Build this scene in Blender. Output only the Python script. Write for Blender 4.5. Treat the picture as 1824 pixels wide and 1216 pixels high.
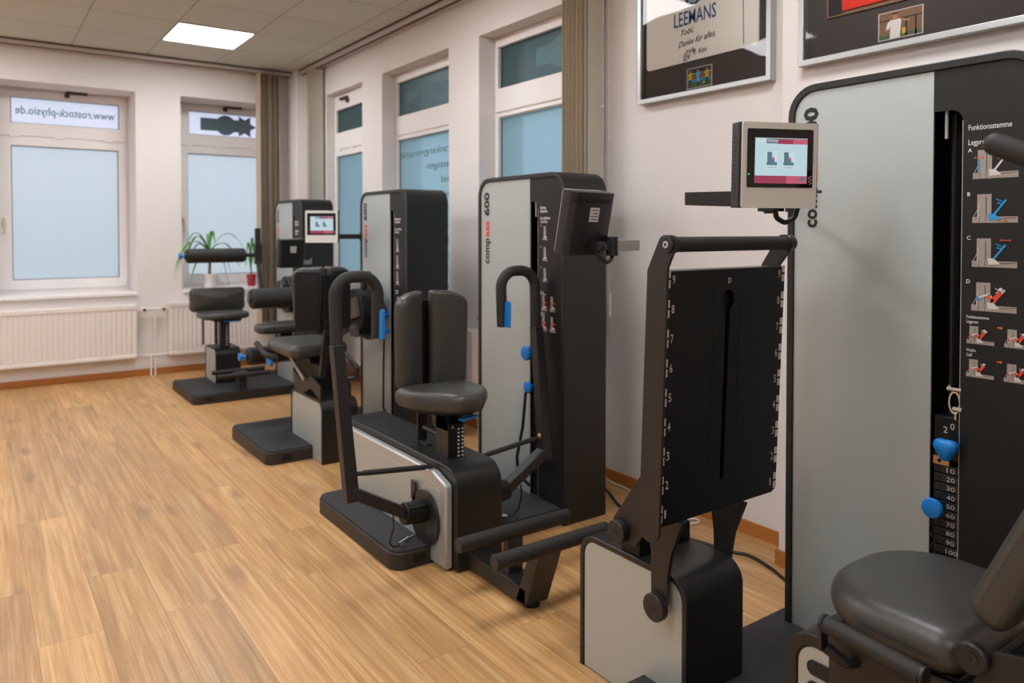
import bpy, bmesh, math, random
from mathutils import Vector, Matrix
random.seed(7)
S = bpy.context.scene
C = S.collection
for o in list(bpy.data.objects): bpy.data.objects.remove(o)

# ------------------------------------------------------------------ camera, light, exposure
F_PX, CX, CY = 1344.0, 912.0, 441.0
YAW, PITCH, CAM_H = math.radians(35.45), math.radians(1.21), 1.30
cd = bpy.data.cameras.new('camera'); cam = bpy.data.objects.new('camera', cd); C.objects.link(cam)
cd.sensor_width = 36.0; cd.sensor_fit = 'HORIZONTAL'
cd.lens = F_PX / 1824 * 36.0
cd.shift_x = 0.0
cd.shift_y = (CY - 608.0) / 1824
cd.clip_start = 0.05; cd.clip_end = 200
cam.location = (0, 0, CAM_H)
cam.rotation_euler = (math.pi / 2 - PITCH, 0, -YAW)
cd.dof.use_dof = True; cd.dof.focus_distance = 2.1; cd.dof.aperture_fstop = 3.2
S.camera = cam

vs = S.view_settings
vs.view_transform = 'Standard'; vs.look = 'None'; vs.gamma = 1.0; vs.use_curve_mapping = False
vs.exposure = 0.55

def srgb(r, g, b):
    f = lambda c: (c / 255 / 12.92) if c / 255 <= .04045 else ((c / 255 + .055) / 1.055) ** 2.4
    return (f(r), f(g), f(b), 1.0)

w = bpy.data.worlds.new('overcast_sky'); S.world = w; w.use_nodes = True
nt = w.node_tree; nt.nodes.clear()
out = nt.nodes.new('ShaderNodeOutputWorld'); bg = nt.nodes.new('ShaderNodeBackground')
tc = nt.nodes.new('ShaderNodeTexCoord'); sp = nt.nodes.new('ShaderNodeSeparateXYZ'); cr = nt.nodes.new('ShaderNodeValToRGB')
mp = nt.nodes.new('ShaderNodeMapRange'); mp.inputs['From Min'].default_value = -1
nt.links.new(tc.outputs['Generated'], sp.inputs[0]); nt.links.new(sp.outputs['Z'], mp.inputs['Value'])
nt.links.new(mp.outputs[0], cr.inputs[0]); nt.links.new(cr.outputs[0], bg.inputs[0]); nt.links.new(bg.outputs[0], out.inputs[0])
cr.color_ramp.elements[0].position = 0.0; cr.color_ramp.elements[0].color = (.16, .22, .20, 1)
cr.color_ramp.elements[1].position = 1.0; cr.color_ramp.elements[1].color = (.62, .64, .74, 1)
for p_, c_ in ((.40, (.25, .34, .32, 1)), (.485, (.38, .46, .47, 1)), (.53, (.53, .57, .63, 1)), (.62, (.60, .62, .71, 1))):
    e = cr.color_ramp.elements.new(p_); e.color = c_
bg.inputs[1].default_value = 2.05
PANEL_EMIT = 17.0

# ------------------------------------------------------------------ materials
def mat(name, col, rough=.5, metal=0.0, spec=.5, bump=None, noise=None, emit=None, coat=0.0):
    m = bpy.data.materials.new(name); m.use_nodes = True
    t = m.node_tree; b = t.nodes['Principled BSDF']
    b.inputs['Base Color'].default_value = col
    b.inputs['Roughness'].default_value = rough; b.inputs['Metallic'].default_value = metal
    b.inputs['Specular IOR Level'].default_value = spec
    b.inputs['Coat Weight'].default_value = coat
    co = t.nodes.new('ShaderNodeTexCoord')
    if noise:
        n = t.nodes.new('ShaderNodeTexNoise'); n.inputs['Scale'].default_value = noise[0]; n.inputs['Detail'].default_value = 4
        mx = t.nodes.new('ShaderNodeMix'); mx.data_type = 'RGBA'; mx.blend_type = 'MULTIPLY'; mx.inputs[0].default_value = 1
        rp_ = t.nodes.new('ShaderNodeMapRange'); rp_.inputs['To Min'].default_value = 1 - noise[1]; rp_.inputs['To Max'].default_value = 1 + noise[1]
        t.links.new(co.outputs['Object'], n.inputs['Vector']); t.links.new(n.outputs[0], rp_.inputs[0])
        mx.inputs[6].default_value = col; t.links.new(rp_.outputs[0], mx.inputs[7]); t.links.new(mx.outputs[2], b.inputs['Base Color'])
    if bump:
        n2 = t.nodes.new('ShaderNodeTexNoise'); n2.inputs['Scale'].default_value = bump[0]; n2.inputs['Detail'].default_value = 3
        bp = t.nodes.new('ShaderNodeBump'); bp.inputs['Strength'].default_value = bump[1]; bp.inputs['Distance'].default_value = bump[2] if len(bump) > 2 else .001
        t.links.new(co.outputs['Object'], n2.inputs['Vector']); t.links.new(n2.outputs[0], bp.inputs['Height']); t.links.new(bp.outputs[0], b.inputs['Normal'])
    if emit:
        b.inputs['Emission Color'].default_value = emit[0]; b.inputs['Emission Strength'].default_value = emit[1]
    return m

M = {}
M['wall'] = mat('painted_plaster', srgb(224, 217, 213), .85, spec=.2, bump=(260, .35, .0015), noise=(3, .02))
M['reveal'] = mat('reveal_plaster', srgb(214, 206, 194), .85, spec=.2, bump=(200, .2, .001))
M['pvc'] = mat('white_window_plastic', srgb(232, 226, 224), .35, spec=.4)
M['gasket'] = mat('grey_gasket', srgb(60, 66, 68), .6)
M['base'] = mat('oak_skirting', srgb(176, 112, 50), .4, noise=(14, .18))
M['rail'] = mat('curtain_track_metal', srgb(206, 196, 190), .4, metal=.3)
M['raildark'] = mat('track_groove', srgb(62, 55, 48), .6)
M['rad'] = mat('radiator_enamel', srgb(228, 219, 212), .3, spec=.5)
M['chrome'] = mat('polished_steel', (.75, .76, .78, 1), .18, metal=1)
M['slat'] = mat('taupe_blind_fabric', srgb(186, 170, 146), .8, noise=(60, .06))
M['slatpale'] = mat('pale_blind_fabric', srgb(196, 188, 172), .8, noise=(60, .04))
M['chain'] = mat('white_bead_chain', srgb(215, 208, 196), .5)
M['black'] = mat('black_powder_coat', srgb(32, 30, 29), .42, spec=.5, bump=(900, .15, .0004))
M['deep'] = mat('matt_black_steel', srgb(12, 13, 14), .45, spec=.35)
M['shell'] = mat('charcoal_housing', srgb(27, 27, 25), .40, spec=.5, bump=(700, .12, .0004))
M['graphic'] = mat('anthracite_graphic_film', srgb(27, 26, 24), .5, spec=.35)
M['silver'] = mat('silver_painted_sheet', srgb(181, 188, 187), .46, metal=.5, bump=(1200, .08, .0003))
M['cheek'] = mat('satin_silver_cheek', srgb(186, 190, 190), .40, metal=.6)
M['silveredge'] = mat('brushed_alloy_edge', srgb(176, 180, 180), .34, metal=.75)
M['vinyl'] = mat('dark_grey_vinyl', srgb(62, 60, 56), .37, spec=.5, bump=(500, .25, .0006))
M['foam'] = mat('black_foam_grip', srgb(38, 36, 33), .62, spec=.4, bump=(700, .3, .0006))
M['seam'] = mat('stitched_seam', srgb(92, 86, 78), .7)
M['rubber'] = mat('charcoal_rubber_mat', srgb(44, 44, 45), .68, spec=.35, noise=(180, .25), bump=(420, .5, .001))
M['skirt'] = mat('platform_edge', srgb(36, 32, 30), .5)
M['blue'] = mat('bright_blue_plastic', srgb(0, 122, 205), .38, spec=.5)
M['white'] = mat('white_print', srgb(225, 222, 216), .6)
M['red'] = mat('red_print', srgb(232, 62, 34), .6)
M['orange'] = mat('orange_print', srgb(226, 100, 46), .6)
M['bprint'] = mat('blue_print', srgb(30, 150, 212), .6)
M['grey'] = mat('warm_grey_print', srgb(160, 147, 138), .6)
M['pale'] = mat('pale_grey_print', srgb(212, 204, 198), .6)
M['ink'] = mat('black_print', srgb(22, 24, 26), .6)
M['brass'] = mat('brass', srgb(196, 160, 105), .35, metal=.8)
M['satin'] = mat('champagne_handle', srgb(206, 192, 160), .4, metal=.3)
M['bezel'] = mat('silver_monitor_bezel', srgb(214, 213, 206), .45, metal=.0)
M['armgrey'] = mat('grey_painted_arm', srgb(140, 138, 130), .45, metal=.2)
M['graphite'] = mat('brown_lit_black_sheet', srgb(96, 86, 76), .4, metal=.5)  # brown cast of light on black sheet, put into the base colour
M['plastic'] = mat('black_plastic', srgb(30, 29, 29), .35, spec=.5)
M['glassblk'] = mat('black_touch_glass', srgb(16, 16, 17), .08, spec=.6)
M['label'] = mat('white_sticker', srgb(206, 204, 198), .5)
M['cable'] = mat('black_cable', srgb(24, 24, 25), .45)
M['cablew'] = mat('cream_cable', srgb(212, 202, 186), .5)
M['leaf'] = mat('green_leaf', srgb(88, 150, 62), .45, noise=(20, .25))
M['stem'] = mat('plant_stem', srgb(110, 92, 52), .7)
M['pot'] = mat('white_ceramic', srgb(226, 220, 216), .3)
M['potred'] = mat('red_plastic_pot', srgb(168, 42, 52), .4)
M['alu'] = mat('brushed_aluminium_frame', srgb(186, 188, 188), .38, metal=.7)
M['mount'] = mat('dark_mount_board', srgb(64, 58, 56), .75)
M['cloth'] = mat('off_white_jersey_cloth', srgb(236, 232, 224), .85, bump=(60, .3, .004))
M['redcloth'] = mat('red_jersey_cloth', srgb(214, 50, 32), .8, bump=(60, .3, .004))
M['navy'] = mat('blue_flock_print', srgb(16, 76, 132), .7)
M['pen'] = mat('felt_pen', srgb(46, 45, 46), .7)
M['yellow'] = mat('yellow_print', srgb(214, 178, 40), .6)
M['sky'] = mat('light_blue_print', srgb(110, 168, 214), .6)
M['grass'] = mat('green_print', srgb(70, 98, 62), .6)
M['skin'] = mat('skin_print', srgb(176, 124, 96), .6)
M['brown'] = mat('brown_print', srgb(128, 96, 66), .6)
M['navyd'] = mat('dark_blue_print', srgb(32, 36, 56), .6)
M['film'] = mat('blue_grey_window_lettering', srgb(86, 128, 140), .7)
M['filmd'] = mat('grey_window_emblem', srgb(84, 104, 112), .7)
M['filmr'] = mat('faint_window_lettering', srgb(92, 122, 128), .7)
M['s_bg'] = mat('screen_light', (0, 0, 0, 1), .2, emit=((.52, .70, .76, 1), .62))
M['s_bg2'] = mat('screen_card', (0, 0, 0, 1), .2, emit=((.60, .74, .78, 1), .62))
M['s_red'] = mat('screen_red', (0, 0, 0, 1), .2, emit=((.42, .06, .12, 1), .5))
M['s_pink'] = mat('screen_pink', (0, 0, 0, 1), .2, emit=((.75, .16, .25, 1), .45))
M['s_mauve'] = mat('screen_mauve', (0, 0, 0, 1), .2, emit=((.13, .15, .21, 1), .7))
M['s_dark'] = mat('screen_slate', (0, 0, 0, 1), .2, emit=((.08, .17, .23, 1), .7))
M['s_white'] = mat('screen_white', (0, 0, 0, 1), .2, emit=((.8, .85, .88, 1), .6))
M['led'] = mat('green_led', (0, 0, 0, 1), .2, emit=((.03, .7, .05, 1), 1.5))
M['panel'] = mat('light_panel_diffuser', (.8, .8, .8, 1), .4, emit=((.95, .97, 1.0, 1), PANEL_EMIT))
M['tframe'] = mat('ceiling_grid_metal', srgb(176, 168, 152), .5)

def glass_mat(name, col, trans=.5, rough=.55):
    m = bpy.data.materials.new(name); m.use_nodes = True; t = m.node_tree; t.nodes.clear()
    o = t.nodes.new('ShaderNodeOutputMaterial'); a = t.nodes.new('ShaderNodeBsdfTranslucent'); r = t.nodes.new('ShaderNodeBsdfRefraction')
    r.inputs['IOR'].default_value = 1.02; r.inputs['Roughness'].default_value = rough
    a.inputs[0].default_value = col; r.inputs[0].default_value = col
    g = t.nodes.new('ShaderNodeBsdfGlossy'); g.inputs['Roughness'].default_value = .35; g.inputs[0].default_value = (.9, .9, .9, 1)
    mx = t.nodes.new('ShaderNodeMixShader'); mx.inputs[0].default_value = trans
    mx2 = t.nodes.new('ShaderNodeMixShader'); mx2.inputs[0].default_value = .04
    t.links.new(a.outputs[0], mx.inputs[1]); t.links.new(r.outputs[0], mx.inputs[2]); t.links.new(mx.outputs[0], mx2.inputs[1])
    t.links.new(g.outputs[0], mx2.inputs[2]); t.links.new(mx2.outputs[0], o.inputs[0])
    return m
M['frost'] = glass_mat('frosted_glass', (.68, .69, .71, 1), .6, .45)
M['frost_up'] = glass_mat('frosted_glass_pale', (.78, .76, .82, 1), .35)
M['frost_side'] = glass_mat('side_glass_dim_daylight', (.47, .57, .61, 1))  # dimmer daylight on the street side is put into the glass tint
M['frost_side_up'] = glass_mat('side_glass_upper_dim_daylight', (.24, .29, .29, 1))  # upper side panes, the dim daylight tinted in darker still

def clear_glass():
    m = bpy.data.materials.new('picture_glass'); m.use_nodes = True; t = m.node_tree; t.nodes.clear()
    o = t.nodes.new('ShaderNodeOutputMaterial'); a = t.nodes.new('ShaderNodeBsdfTransparent'); g = t.nodes.new('ShaderNodeBsdfGlossy')
    g.inputs['Roughness'].default_value = .02
    f = t.nodes.new('ShaderNodeFresnel'); f.inputs[0].default_value = 1.36
    mx = t.nodes.new('ShaderNodeMixShader'); t.links.new(f.outputs[0], mx.inputs[0]); t.links.new(a.outputs[0], mx.inputs[1]); t.links.new(g.outputs[0], mx.inputs[2])
    n = t.nodes.new('ShaderNodeTexNoise'); n.inputs['Scale'].default_value = 2.2
    bp = t.nodes.new('ShaderNodeBump'); bp.inputs['Strength'].default_value = .25; bp.inputs['Distance'].default_value = .02
    c = t.nodes.new('ShaderNodeTexCoord'); t.links.new(c.outputs['Object'], n.inputs['Vector']); t.links.new(n.outputs[0], bp.inputs['Height']); t.links.new(bp.outputs[0], g.inputs['Normal'])
    t.links.new(mx.outputs[0], o.inputs[0]); return m
M['clear'] = clear_glass()

def floor_mat():
    m = bpy.data.materials.new('oak_plank_floor'); m.use_nodes = True; t = m.node_tree; b = t.nodes['Principled BSDF']; N = t.nodes.new; L = t.links.new
    co = N('ShaderNodeTexCoord'); mpg = N('ShaderNodeMapping'); mpg.inputs['Rotation'].default_value = (0, 0, math.pi / 2); mpg.inputs['Location'].default_value = (.32, .043, 0)
    L(co.outputs['Object'], mpg.inputs[0])
    br = N('ShaderNodeTexBrick'); br.offset = .37; br.inputs['Scale'].default_value = 1; br.inputs['Brick Width'].default_value = 1.22; br.inputs['Row Height'].default_value = .186
    br.inputs['Mortar Size'].default_value = .0012; br.inputs['Mortar Smooth'].default_value = .6; br.inputs['Bias'].default_value = 0
    br.inputs['Color1'].default_value = (0, 0, 0, 1); br.inputs['Color2'].default_value = (1, 1, 1, 1); br.inputs['Mortar'].default_value = (.5, .5, .5, 1)
    L(mpg.outputs[0], br.inputs['Vector'])
    # per plank offset of the grain
    sep = N('ShaderNodeSeparateColor'); L(br.outputs['Color'], sep.inputs[0])
    off = N('ShaderNodeCombineXYZ'); ml = N('ShaderNodeMath'); ml.operation = 'MULTIPLY'; ml.inputs[1].default_value = 37.0
    L(sep.outputs[0], ml.inputs[0]); L(ml.outputs[0], off.inputs[0]); L(ml.outputs[0], off.inputs[2])
    add = N('ShaderNodeVectorMath'); L(co.outputs['Object'], add.inputs[0]); L(off.outputs[0], add.inputs[1])
    m1 = N('ShaderNodeMapping'); m1.inputs['Scale'].default_value = (58, 1.5, 1); L(add.outputs[0], m1.inputs[0])
    n1 = N('ShaderNodeTexNoise'); n1.inputs['Scale'].default_value = 1; n1.inputs['Detail'].default_value = 8; n1.inputs['Roughness'].default_value = .65; n1.inputs['Distortion'].default_value = .5; L(m1.outputs[0], n1.inputs['Vector'])
    m2 = N('ShaderNodeMapping'); m2.inputs['Scale'].default_value = (8, .8, 1); L(add.outputs[0], m2.inputs[0])
    n2 = N('ShaderNodeTexNoise'); n2.inputs['Scale'].default_value = 1; n2.inputs['Detail'].default_value = 3; n2.inputs['Distortion'].default_value = 1.6; L(m2.outputs[0], n2.inputs['Vector'])
    r1 = N('ShaderNodeValToRGB'); L(n1.outputs[0], r1.inputs[0])
    r1.color_ramp.elements[0].position = .30; r1.color_ramp.elements[0].color = srgb(172, 124, 76)
    r1.color_ramp.elements[1].position = .66; r1.color_ramp.elements[1].color = srgb(208, 169, 118)
    e = r1.color_ramp.elements.new(.48); e.color = srgb(187, 142, 90)
    r2 = N('ShaderNodeMapRange'); r2.inputs['From Min'].default_value = .3; r2.inputs['From Max'].default_value = .7; r2.inputs['To Min'].default_value = .78; r2.inputs['To Max'].default_value = 1.12; L(n2.outputs[0], r2.inputs[0])
    x1 = N('ShaderNodeMix'); x1.data_type = 'RGBA'; x1.blend_type = 'MULTIPLY'; x1.inputs[0].default_value = 1; L(r1.outputs[0], x1.inputs[6]); L(r2.outputs[0], x1.inputs[7])
    # plank tone
    r3 = N('ShaderNodeMapRange'); r3.inputs['To Min'].default_value = .86; r3.inputs['To Max'].default_value = 1.10; L(sep.outputs[0], r3.inputs[0])
    x2 = N('ShaderNodeMix'); x2.data_type = 'RGBA'; x2.blend_type = 'MULTIPLY'; x2.inputs[0].default_value = 1; L(x1.outputs[2], x2.inputs[6]); L(r3.outputs[0], x2.inputs[7])
    # knots: grey brown elongated spots
    m3 = N('ShaderNodeMapping'); m3.inputs['Scale'].default_value = (5.2, 1.5, 1); L(add.outputs[0], m3.inputs[0])
    vo = N('ShaderNodeTexVoronoi'); vo.inputs['Scale'].default_value = 1; L(m3.outputs[0], vo.inputs['Vector'])
    r4 = N('ShaderNodeMapRange'); r4.inputs['From Min'].default_value = .03; r4.inputs['From Max'].default_value = .20; r4.inputs['To Min'].default_value = .75; r4.inputs['To Max'].default_value = 0; L(vo.outputs['Distance'], r4.inputs[0])
    x3 = N('ShaderNodeMix'); x3.data_type = 'RGBA'; L(r4.outputs[0], x3.inputs[0]); L(x2.outputs[2], x3.inputs[6]); x3.inputs[7].default_value = srgb(136, 104, 74)
    # joints
    x4 = N('ShaderNodeMix'); x4.data_type = 'RGBA'; x4.blend_type = 'MULTIPLY'; L(br.outputs['Fac'], x4.inputs[0]); L(x3.outputs[2], x4.inputs[6]); x4.inputs[7].default_value = (.50, .40, .30, 1)
    L(x4.outputs[2], b.inputs['Base Color'])
    b.inputs['Roughness'].default_value = .36; b.inputs['Specular IOR Level'].default_value = .5
    bp = N('ShaderNodeBump'); bp.inputs['Strength'].default_value = .15; bp.inputs['Distance'].default_value = .001; L(n1.outputs[0], bp.inputs['Height']); L(bp.outputs[0], b.inputs['Normal'])
    return m
M['floor'] = floor_mat()
M['tile'] = mat('mineral_ceiling_tile', srgb(196, 188, 172), .9, spec=.1, bump=(160, .5, .0015), noise=(120, .05))

# ------------------------------------------------------------------ mesh helpers
def rp(pts, rad, seg=6):
    """round the corners of a polygon; rad = number or list"""
    n = len(pts); res = []
    for i in range(n):
        r = rad[i] if isinstance(rad, (list, tuple)) else rad
        P = Vector(pts[i]); A = Vector(pts[i - 1]); B = Vector(pts[(i + 1) % n])
        if r <= 0: res.append(tuple(P)); continue
        a = (A - P).normalized(); b = (B - P).normalized()
        ang = a.angle(b)
        d = min(r / math.tan(ang / 2), (A - P).length * .499, (B - P).length * .499)
        rr = d * math.tan(ang / 2); c = P + (a + b).normalized() * (rr / math.sin(ang / 2))
        s = P + a * d - c; e_ = P + b * d - c
        for k in range(seg + 1):
            t = k / seg; v = s.lerp(e_, t)
            v = v.normalized() * rr
            # even angular spacing
            th = (math.pi - ang) * t
            s2 = s.normalized(); cross = s2.x * e_.y - s2.y * e_.x
            sg = 1 if cross > 0 else -1
            v = Vector((s.x * math.cos(th) - sg * s.y * math.sin(th), sg * s.x * math.sin(th) + s.y * math.cos(th)))
            res.append(tuple(c + v))
    return res

def V3(axis, u, v, a):
    # axis x: (u,v)=(y,z); y: (x,z); z: (x,y)
    return {'x': (a, u, v), 'y': (u, a, v), 'z': (u, v, a)}[axis]

class B:
    """mesh builder in world coordinates"""
    def __init__(s): s.bm = bmesh.new(); s.mi = 0
    def face(s, vs):
        try:
            f = s.bm.faces.new(vs); f.material_index = s.mi; return f
        except ValueError: return None
    def prism(s, pts, axis, a, b):
        v0 = [s.bm.verts.new(V3(axis, p[0], p[1], a)) for p in pts]; v1 = [s.bm.verts.new(V3(axis, p[0], p[1], b)) for p in pts]
        s.face(v0); s.face(v1[::-1]); n = len(pts)
        for i in range(n): s.face((v0[i], v1[i], v1[(i + 1) % n], v0[(i + 1) % n]))
        return s
    def ring(s, outer, inner, axis, a, b):
        n = len(outer); assert n == len(inner)
        vo0, vi0, vo1, vi1 = [[s.bm.verts.new(V3(axis, p[0], p[1], q)) for p in P] for q, P in ((a, outer), (a, inner), (b, outer), (b, inner))]
        for i in range(n):
            j = (i + 1) % n
            s.face((vo0[i], vo0[j], vi0[j], vi0[i])); s.face((vo1[i], vi1[i], vi1[j], vo1[j]))
            s.face((vo0[i], vo1[i], vo1[j], vo0[j])); s.face((vi0[i], vi0[j], vi1[j], vi1[i]))
        return s
    def box(s, x0, x1, y0, y1, z0, z1, ch=0):
        if ch:
            return s.prism([(x0 + ch, y0), (x1 - ch, y0), (x1, y0 + ch), (x1, y1 - ch), (x1 - ch, y1), (x0 + ch, y1), (x0, y1 - ch), (x0, y0 + ch)], 'z', z0, z1)
        return s.prism([(x0, y0), (x1, y0), (x1, y1), (x0, y1)], 'z', z0, z1)
    def cyl(s, p0, p1, r, r2=None, n=24, ch=0):
        p0 = Vector(p0); p1 = Vector(p1); d = (p1 - p0); L = d.length; d.normalize()
        u = d.orthogonal().normalized(); w_ = d.cross(u); r2 = r if r2 is None else r2
        prof = [(0, 0, r)] if not ch else [(0, 0, r - ch), (ch, 0, r)]
        st = []
        if ch: st = [(0, r - ch), (ch, r), (L - ch, r2), (L, r2 - ch)]
        else: st = [(0, r), (L, r2)]
        rings = [[s.bm.verts.new(p0 + d * h + (u * math.cos(2 * math.pi * k / n) + w_ * math.sin(2 * math.pi * k / n)) * q) for k in range(n)] for h, q in st]
        s.face(rings[0][::-1]); s.face(rings[-1])
        for A, Bq in zip(rings, rings[1:]):
            for k in range(n): s.face((A[k], A[(k + 1) % n], Bq[(k + 1) % n], Bq[k]))
        return s
    def lathe(s, p0, axis, prof, n=28):
        """prof: list of (h, r) from p0 along axis"""
        p0 = Vector(p0); d = Vector(axis).normalized(); u = d.orthogonal().normalized(); w_ = d.cross(u)
        rings = []
        for h, r in prof:
            if r <= 1e-6: rings.append([s.bm.verts.new(p0 + d * h)])
            else: rings.append([s.bm.verts.new(p0 + d * h + (u * math.cos(2 * math.pi * k / n) + w_ * math.sin(2 * math.pi * k / n)) * r) for k in range(n)])
        for A, Q in zip(rings, rings[1:]):
            if len(A) == 1 and len(Q) == 1: continue
            for k in range(n):
                k2 = (k + 1) % n
                if len(A) == 1: s.face((A[0], Q[k2], Q[k]))
                elif len(Q) == 1: s.face((A[k], A[k2], Q[0]))
                else: s.face((A[k], A[k2], Q[k2], Q[k]))
        if len(rings[0]) > 1: s.face(rings[0][::-1])
        if len(rings[-1]) > 1: s.face(rings[-1])
        return s
    def tube(s, path, r, n=14, fil=0, dome=False, seg=7):
        P = [Vector(p) for p in path]
        if fil:
            Q = [P[0]]
            for i in range(1, len(P) - 1):
                f = fil[i - 1] if isinstance(fil, (list, tuple)) else fil
                a = (P[i - 1] - P[i]); b = (P[i + 1] - P[i]); la, lb = a.length, b.length; a.normalize(); b.normalize()
                ang = a.angle(b)
                if abs(ang - math.pi) < .02 or f <= 0: Q.append(P[i]); continue
                d = min(f / math.tan(ang / 2), la * .49, lb * .49); rr = d * math.tan(ang / 2)
                c = P[i] + (a + b).normalized() * (rr / math.sin(ang / 2)); s0 = P[i] + a * d - c; s1 = P[i] + b * d - c; tot = math.pi - ang
                for k in range(seg + 1):
                    t = k / seg; Q.append(c + (s0 * math.sin((1 - t) * tot) + s1 * math.sin(t * tot)) / math.sin(tot))
            Q.append(P[-1]); P = Q
        T = []
        for i in range(len(P)):
            a = P[i] - P[i - 1] if i else P[1] - P[0]; b = P[i + 1] - P[i] if i < len(P) - 1 else P[-1] - P[-2]
            T.append((a.normalized() + b.normalized()).normalized())
        u = T[0].orthogonal().normalized(); rings = []
        R = r if isinstance(r, (list, tuple)) else [r] * len(P)
        for i, (p, t) in enumerate(zip(P, T)):
            u = (u - t * u.dot(t)).normalized(); w_ = t.cross(u)
            rings.append([s.bm.verts.new(p + (u * math.cos(2 * math.pi * k / n) + w_ * math.sin(2 * math.pi * k / n)) * R[i]) for k in range(n)])
        for A, Q in zip(rings, rings[1:]):
            for k in range(n): s.face((A[k], A[(k + 1) % n], Q[(k + 1) % n], Q[k]))
        if dome:
            for ends, p, t, rr in ((rings[0][::-1], P[0], -T[0], R[0]), (rings[-1], P[-1], T[-1], R[-1])):
                prev = ends
                for k in range(1, 4):
                    th = k / 4 * math.pi / 2
                    cur = [s.bm.verts.new(p + t * rr * math.sin(th) + (v.co - p) * math.cos(th)) for v in ends]
                    for q in range(n): s.face((prev[q], prev[(q + 1) % n], cur[(q + 1) % n], cur[q]))
                    prev = cur
                s.face(prev)
        else: s.face(rings[0][::-1]); s.face(rings[-1])
        return s
    def beam(s, p0, p1, w_, h, up=(0, 0, 1), w2=None, h2=None):
        p0 = Vector(p0); p1 = Vector(p1); d = (p1 - p0).normalized(); side = d.cross(Vector(up)).normalized(); upv = side.cross(d)
        w2 = w2 or w_; h2 = h2 or h
        A = [s.bm.verts.new(p0 + side * a * w_ / 2 + upv * b * h / 2) for a, b in ((-1, -1), (1, -1), (1, 1), (-1, 1))]
        Q = [s.bm.verts.new(p1 + side * a * w2 / 2 + upv * b * h2 / 2) for a, b in ((-1, -1), (1, -1), (1, 1), (-1, 1))]
        s.face(A[::-1]); s.face(Q)
        for k in range(4): s.face((A[k], A[(k + 1) % 4], Q[(k + 1) % 4], Q[k]))
        return s
    def pad(s, outline, t, r, crown, mtx, seg=5, both=False):
        """cushion: rounded slab over an outline, local (u,v) + thickness w"""
        cu = sum(p[0] for p in outline) / len(outline); cv = sum(p[1] for p in outline) / len(outline)
        hu = max(abs(p[0] - cu) for p in outline); hv = max(abs(p[1] - cv) for p in outline)
        def ringat(inset, w_):
            fu = 1 - inset / hu; fv = 1 - inset / hv
            return [s.bm.verts.new(mtx @ Vector((cu + (p[0] - cu) * fu, cv + (p[1] - cv) * fv, w_))) for p in outline]
        R = []
        if both:
            for q in (.35, .7): pass
        for k in range(seg + 1):
            th = k / seg * math.pi / 2; R.append(ringat(r * (1 - math.sin(th)), r * (1 - math.cos(th))))
        for k in range(seg + 1):
            th = k / seg * math.pi / 2; R.append(ringat(r * (1 - math.cos(th)), t - r + r * math.sin(th)))
        for q in (.75, .5, .25):
            fu = (1 - r / hu) * q; fv = (1 - r / hv) * q
            R.append([s.bm.verts.new(mtx @ Vector((cu + (p[0] - cu) * fu, cv + (p[1] - cv) * fv, t + crown * (1 - q * q)))) for p in outline])
        n = len(outline); s.face(R[0][::-1])
        for A, Q in zip(R, R[1:]):
            for k in range(n): s.face((A[k], A[(k + 1) % n], Q[(k + 1) % n], Q[k]))
        c = s.bm.verts.new(mtx @ Vector((cu, cv, t + crown)))
        for k in range(n): s.face((R[-1][k], R[-1][(k + 1) % n], c))
        return s
    def poly(s, pts3):
        s.face([s.bm.verts.new(p) for p in pts3]); return s

def origin_of(parent):
    o = Vector((0, 0, 0)); p = parent
    while p is not None: o += p.location; p = p.parent
    return o

def obj(name, b, m, parent=None, smooth=True, bevel=0, seg=2, loc=None, angle=40):
    me = bpy.data.meshes.new(name)
    if bevel <= 0 and not smooth: pass
    bmesh.ops.recalc_face_normals(b.bm, faces=b.bm.faces)
    o = bpy.data.objects.new(name, me)
    org = origin_of(parent) if parent else Vector(loc or (0, 0, 0))
    if org.length: bmesh.ops.translate(b.bm, verts=b.bm.verts, vec=-org)
    b.bm.to_mesh(me); b.bm.free()
    for x in (m if isinstance(m, (list, tuple)) else [m]): me.materials.append(M[x] if isinstance(x, str) else x)
    C.objects.link(o)
    if parent: o.parent = parent
    elif loc: o.location = loc
    if smooth:
        for p in me.polygons: p.use_smooth = True
        try: me.set_sharp_from_angle(angle=math.radians(angle))
        except Exception: pass
    if bevel:
        md = o.modifiers.new('bevel', 'BEVEL'); md.width = bevel; md.segments = seg; md.limit_method = 'ANGLE'; md.angle_limit = math.radians(35)
        md.harden_normals = False
    return o

def thing(name, label, cat, loc, group=None):
    o = bpy.data.objects.new(name, None); C.objects.link(o); o.location = loc; o.empty_display_size = .1
    o['label'] = label; o['category'] = cat
    if group: o['group'] = group
    return o
def tag(o, label, cat, group=None):
    o['label'] = label; o['category'] = cat
    if group: o['group'] = group
    return o
def struct(name, b=None, m=None, **k):
    if b is None:
        o = bpy.data.objects.new(name, None); C.objects.link(o)
    else: o = obj(name, b, m, **k)
    o['kind'] = 'structure'; return o

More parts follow.
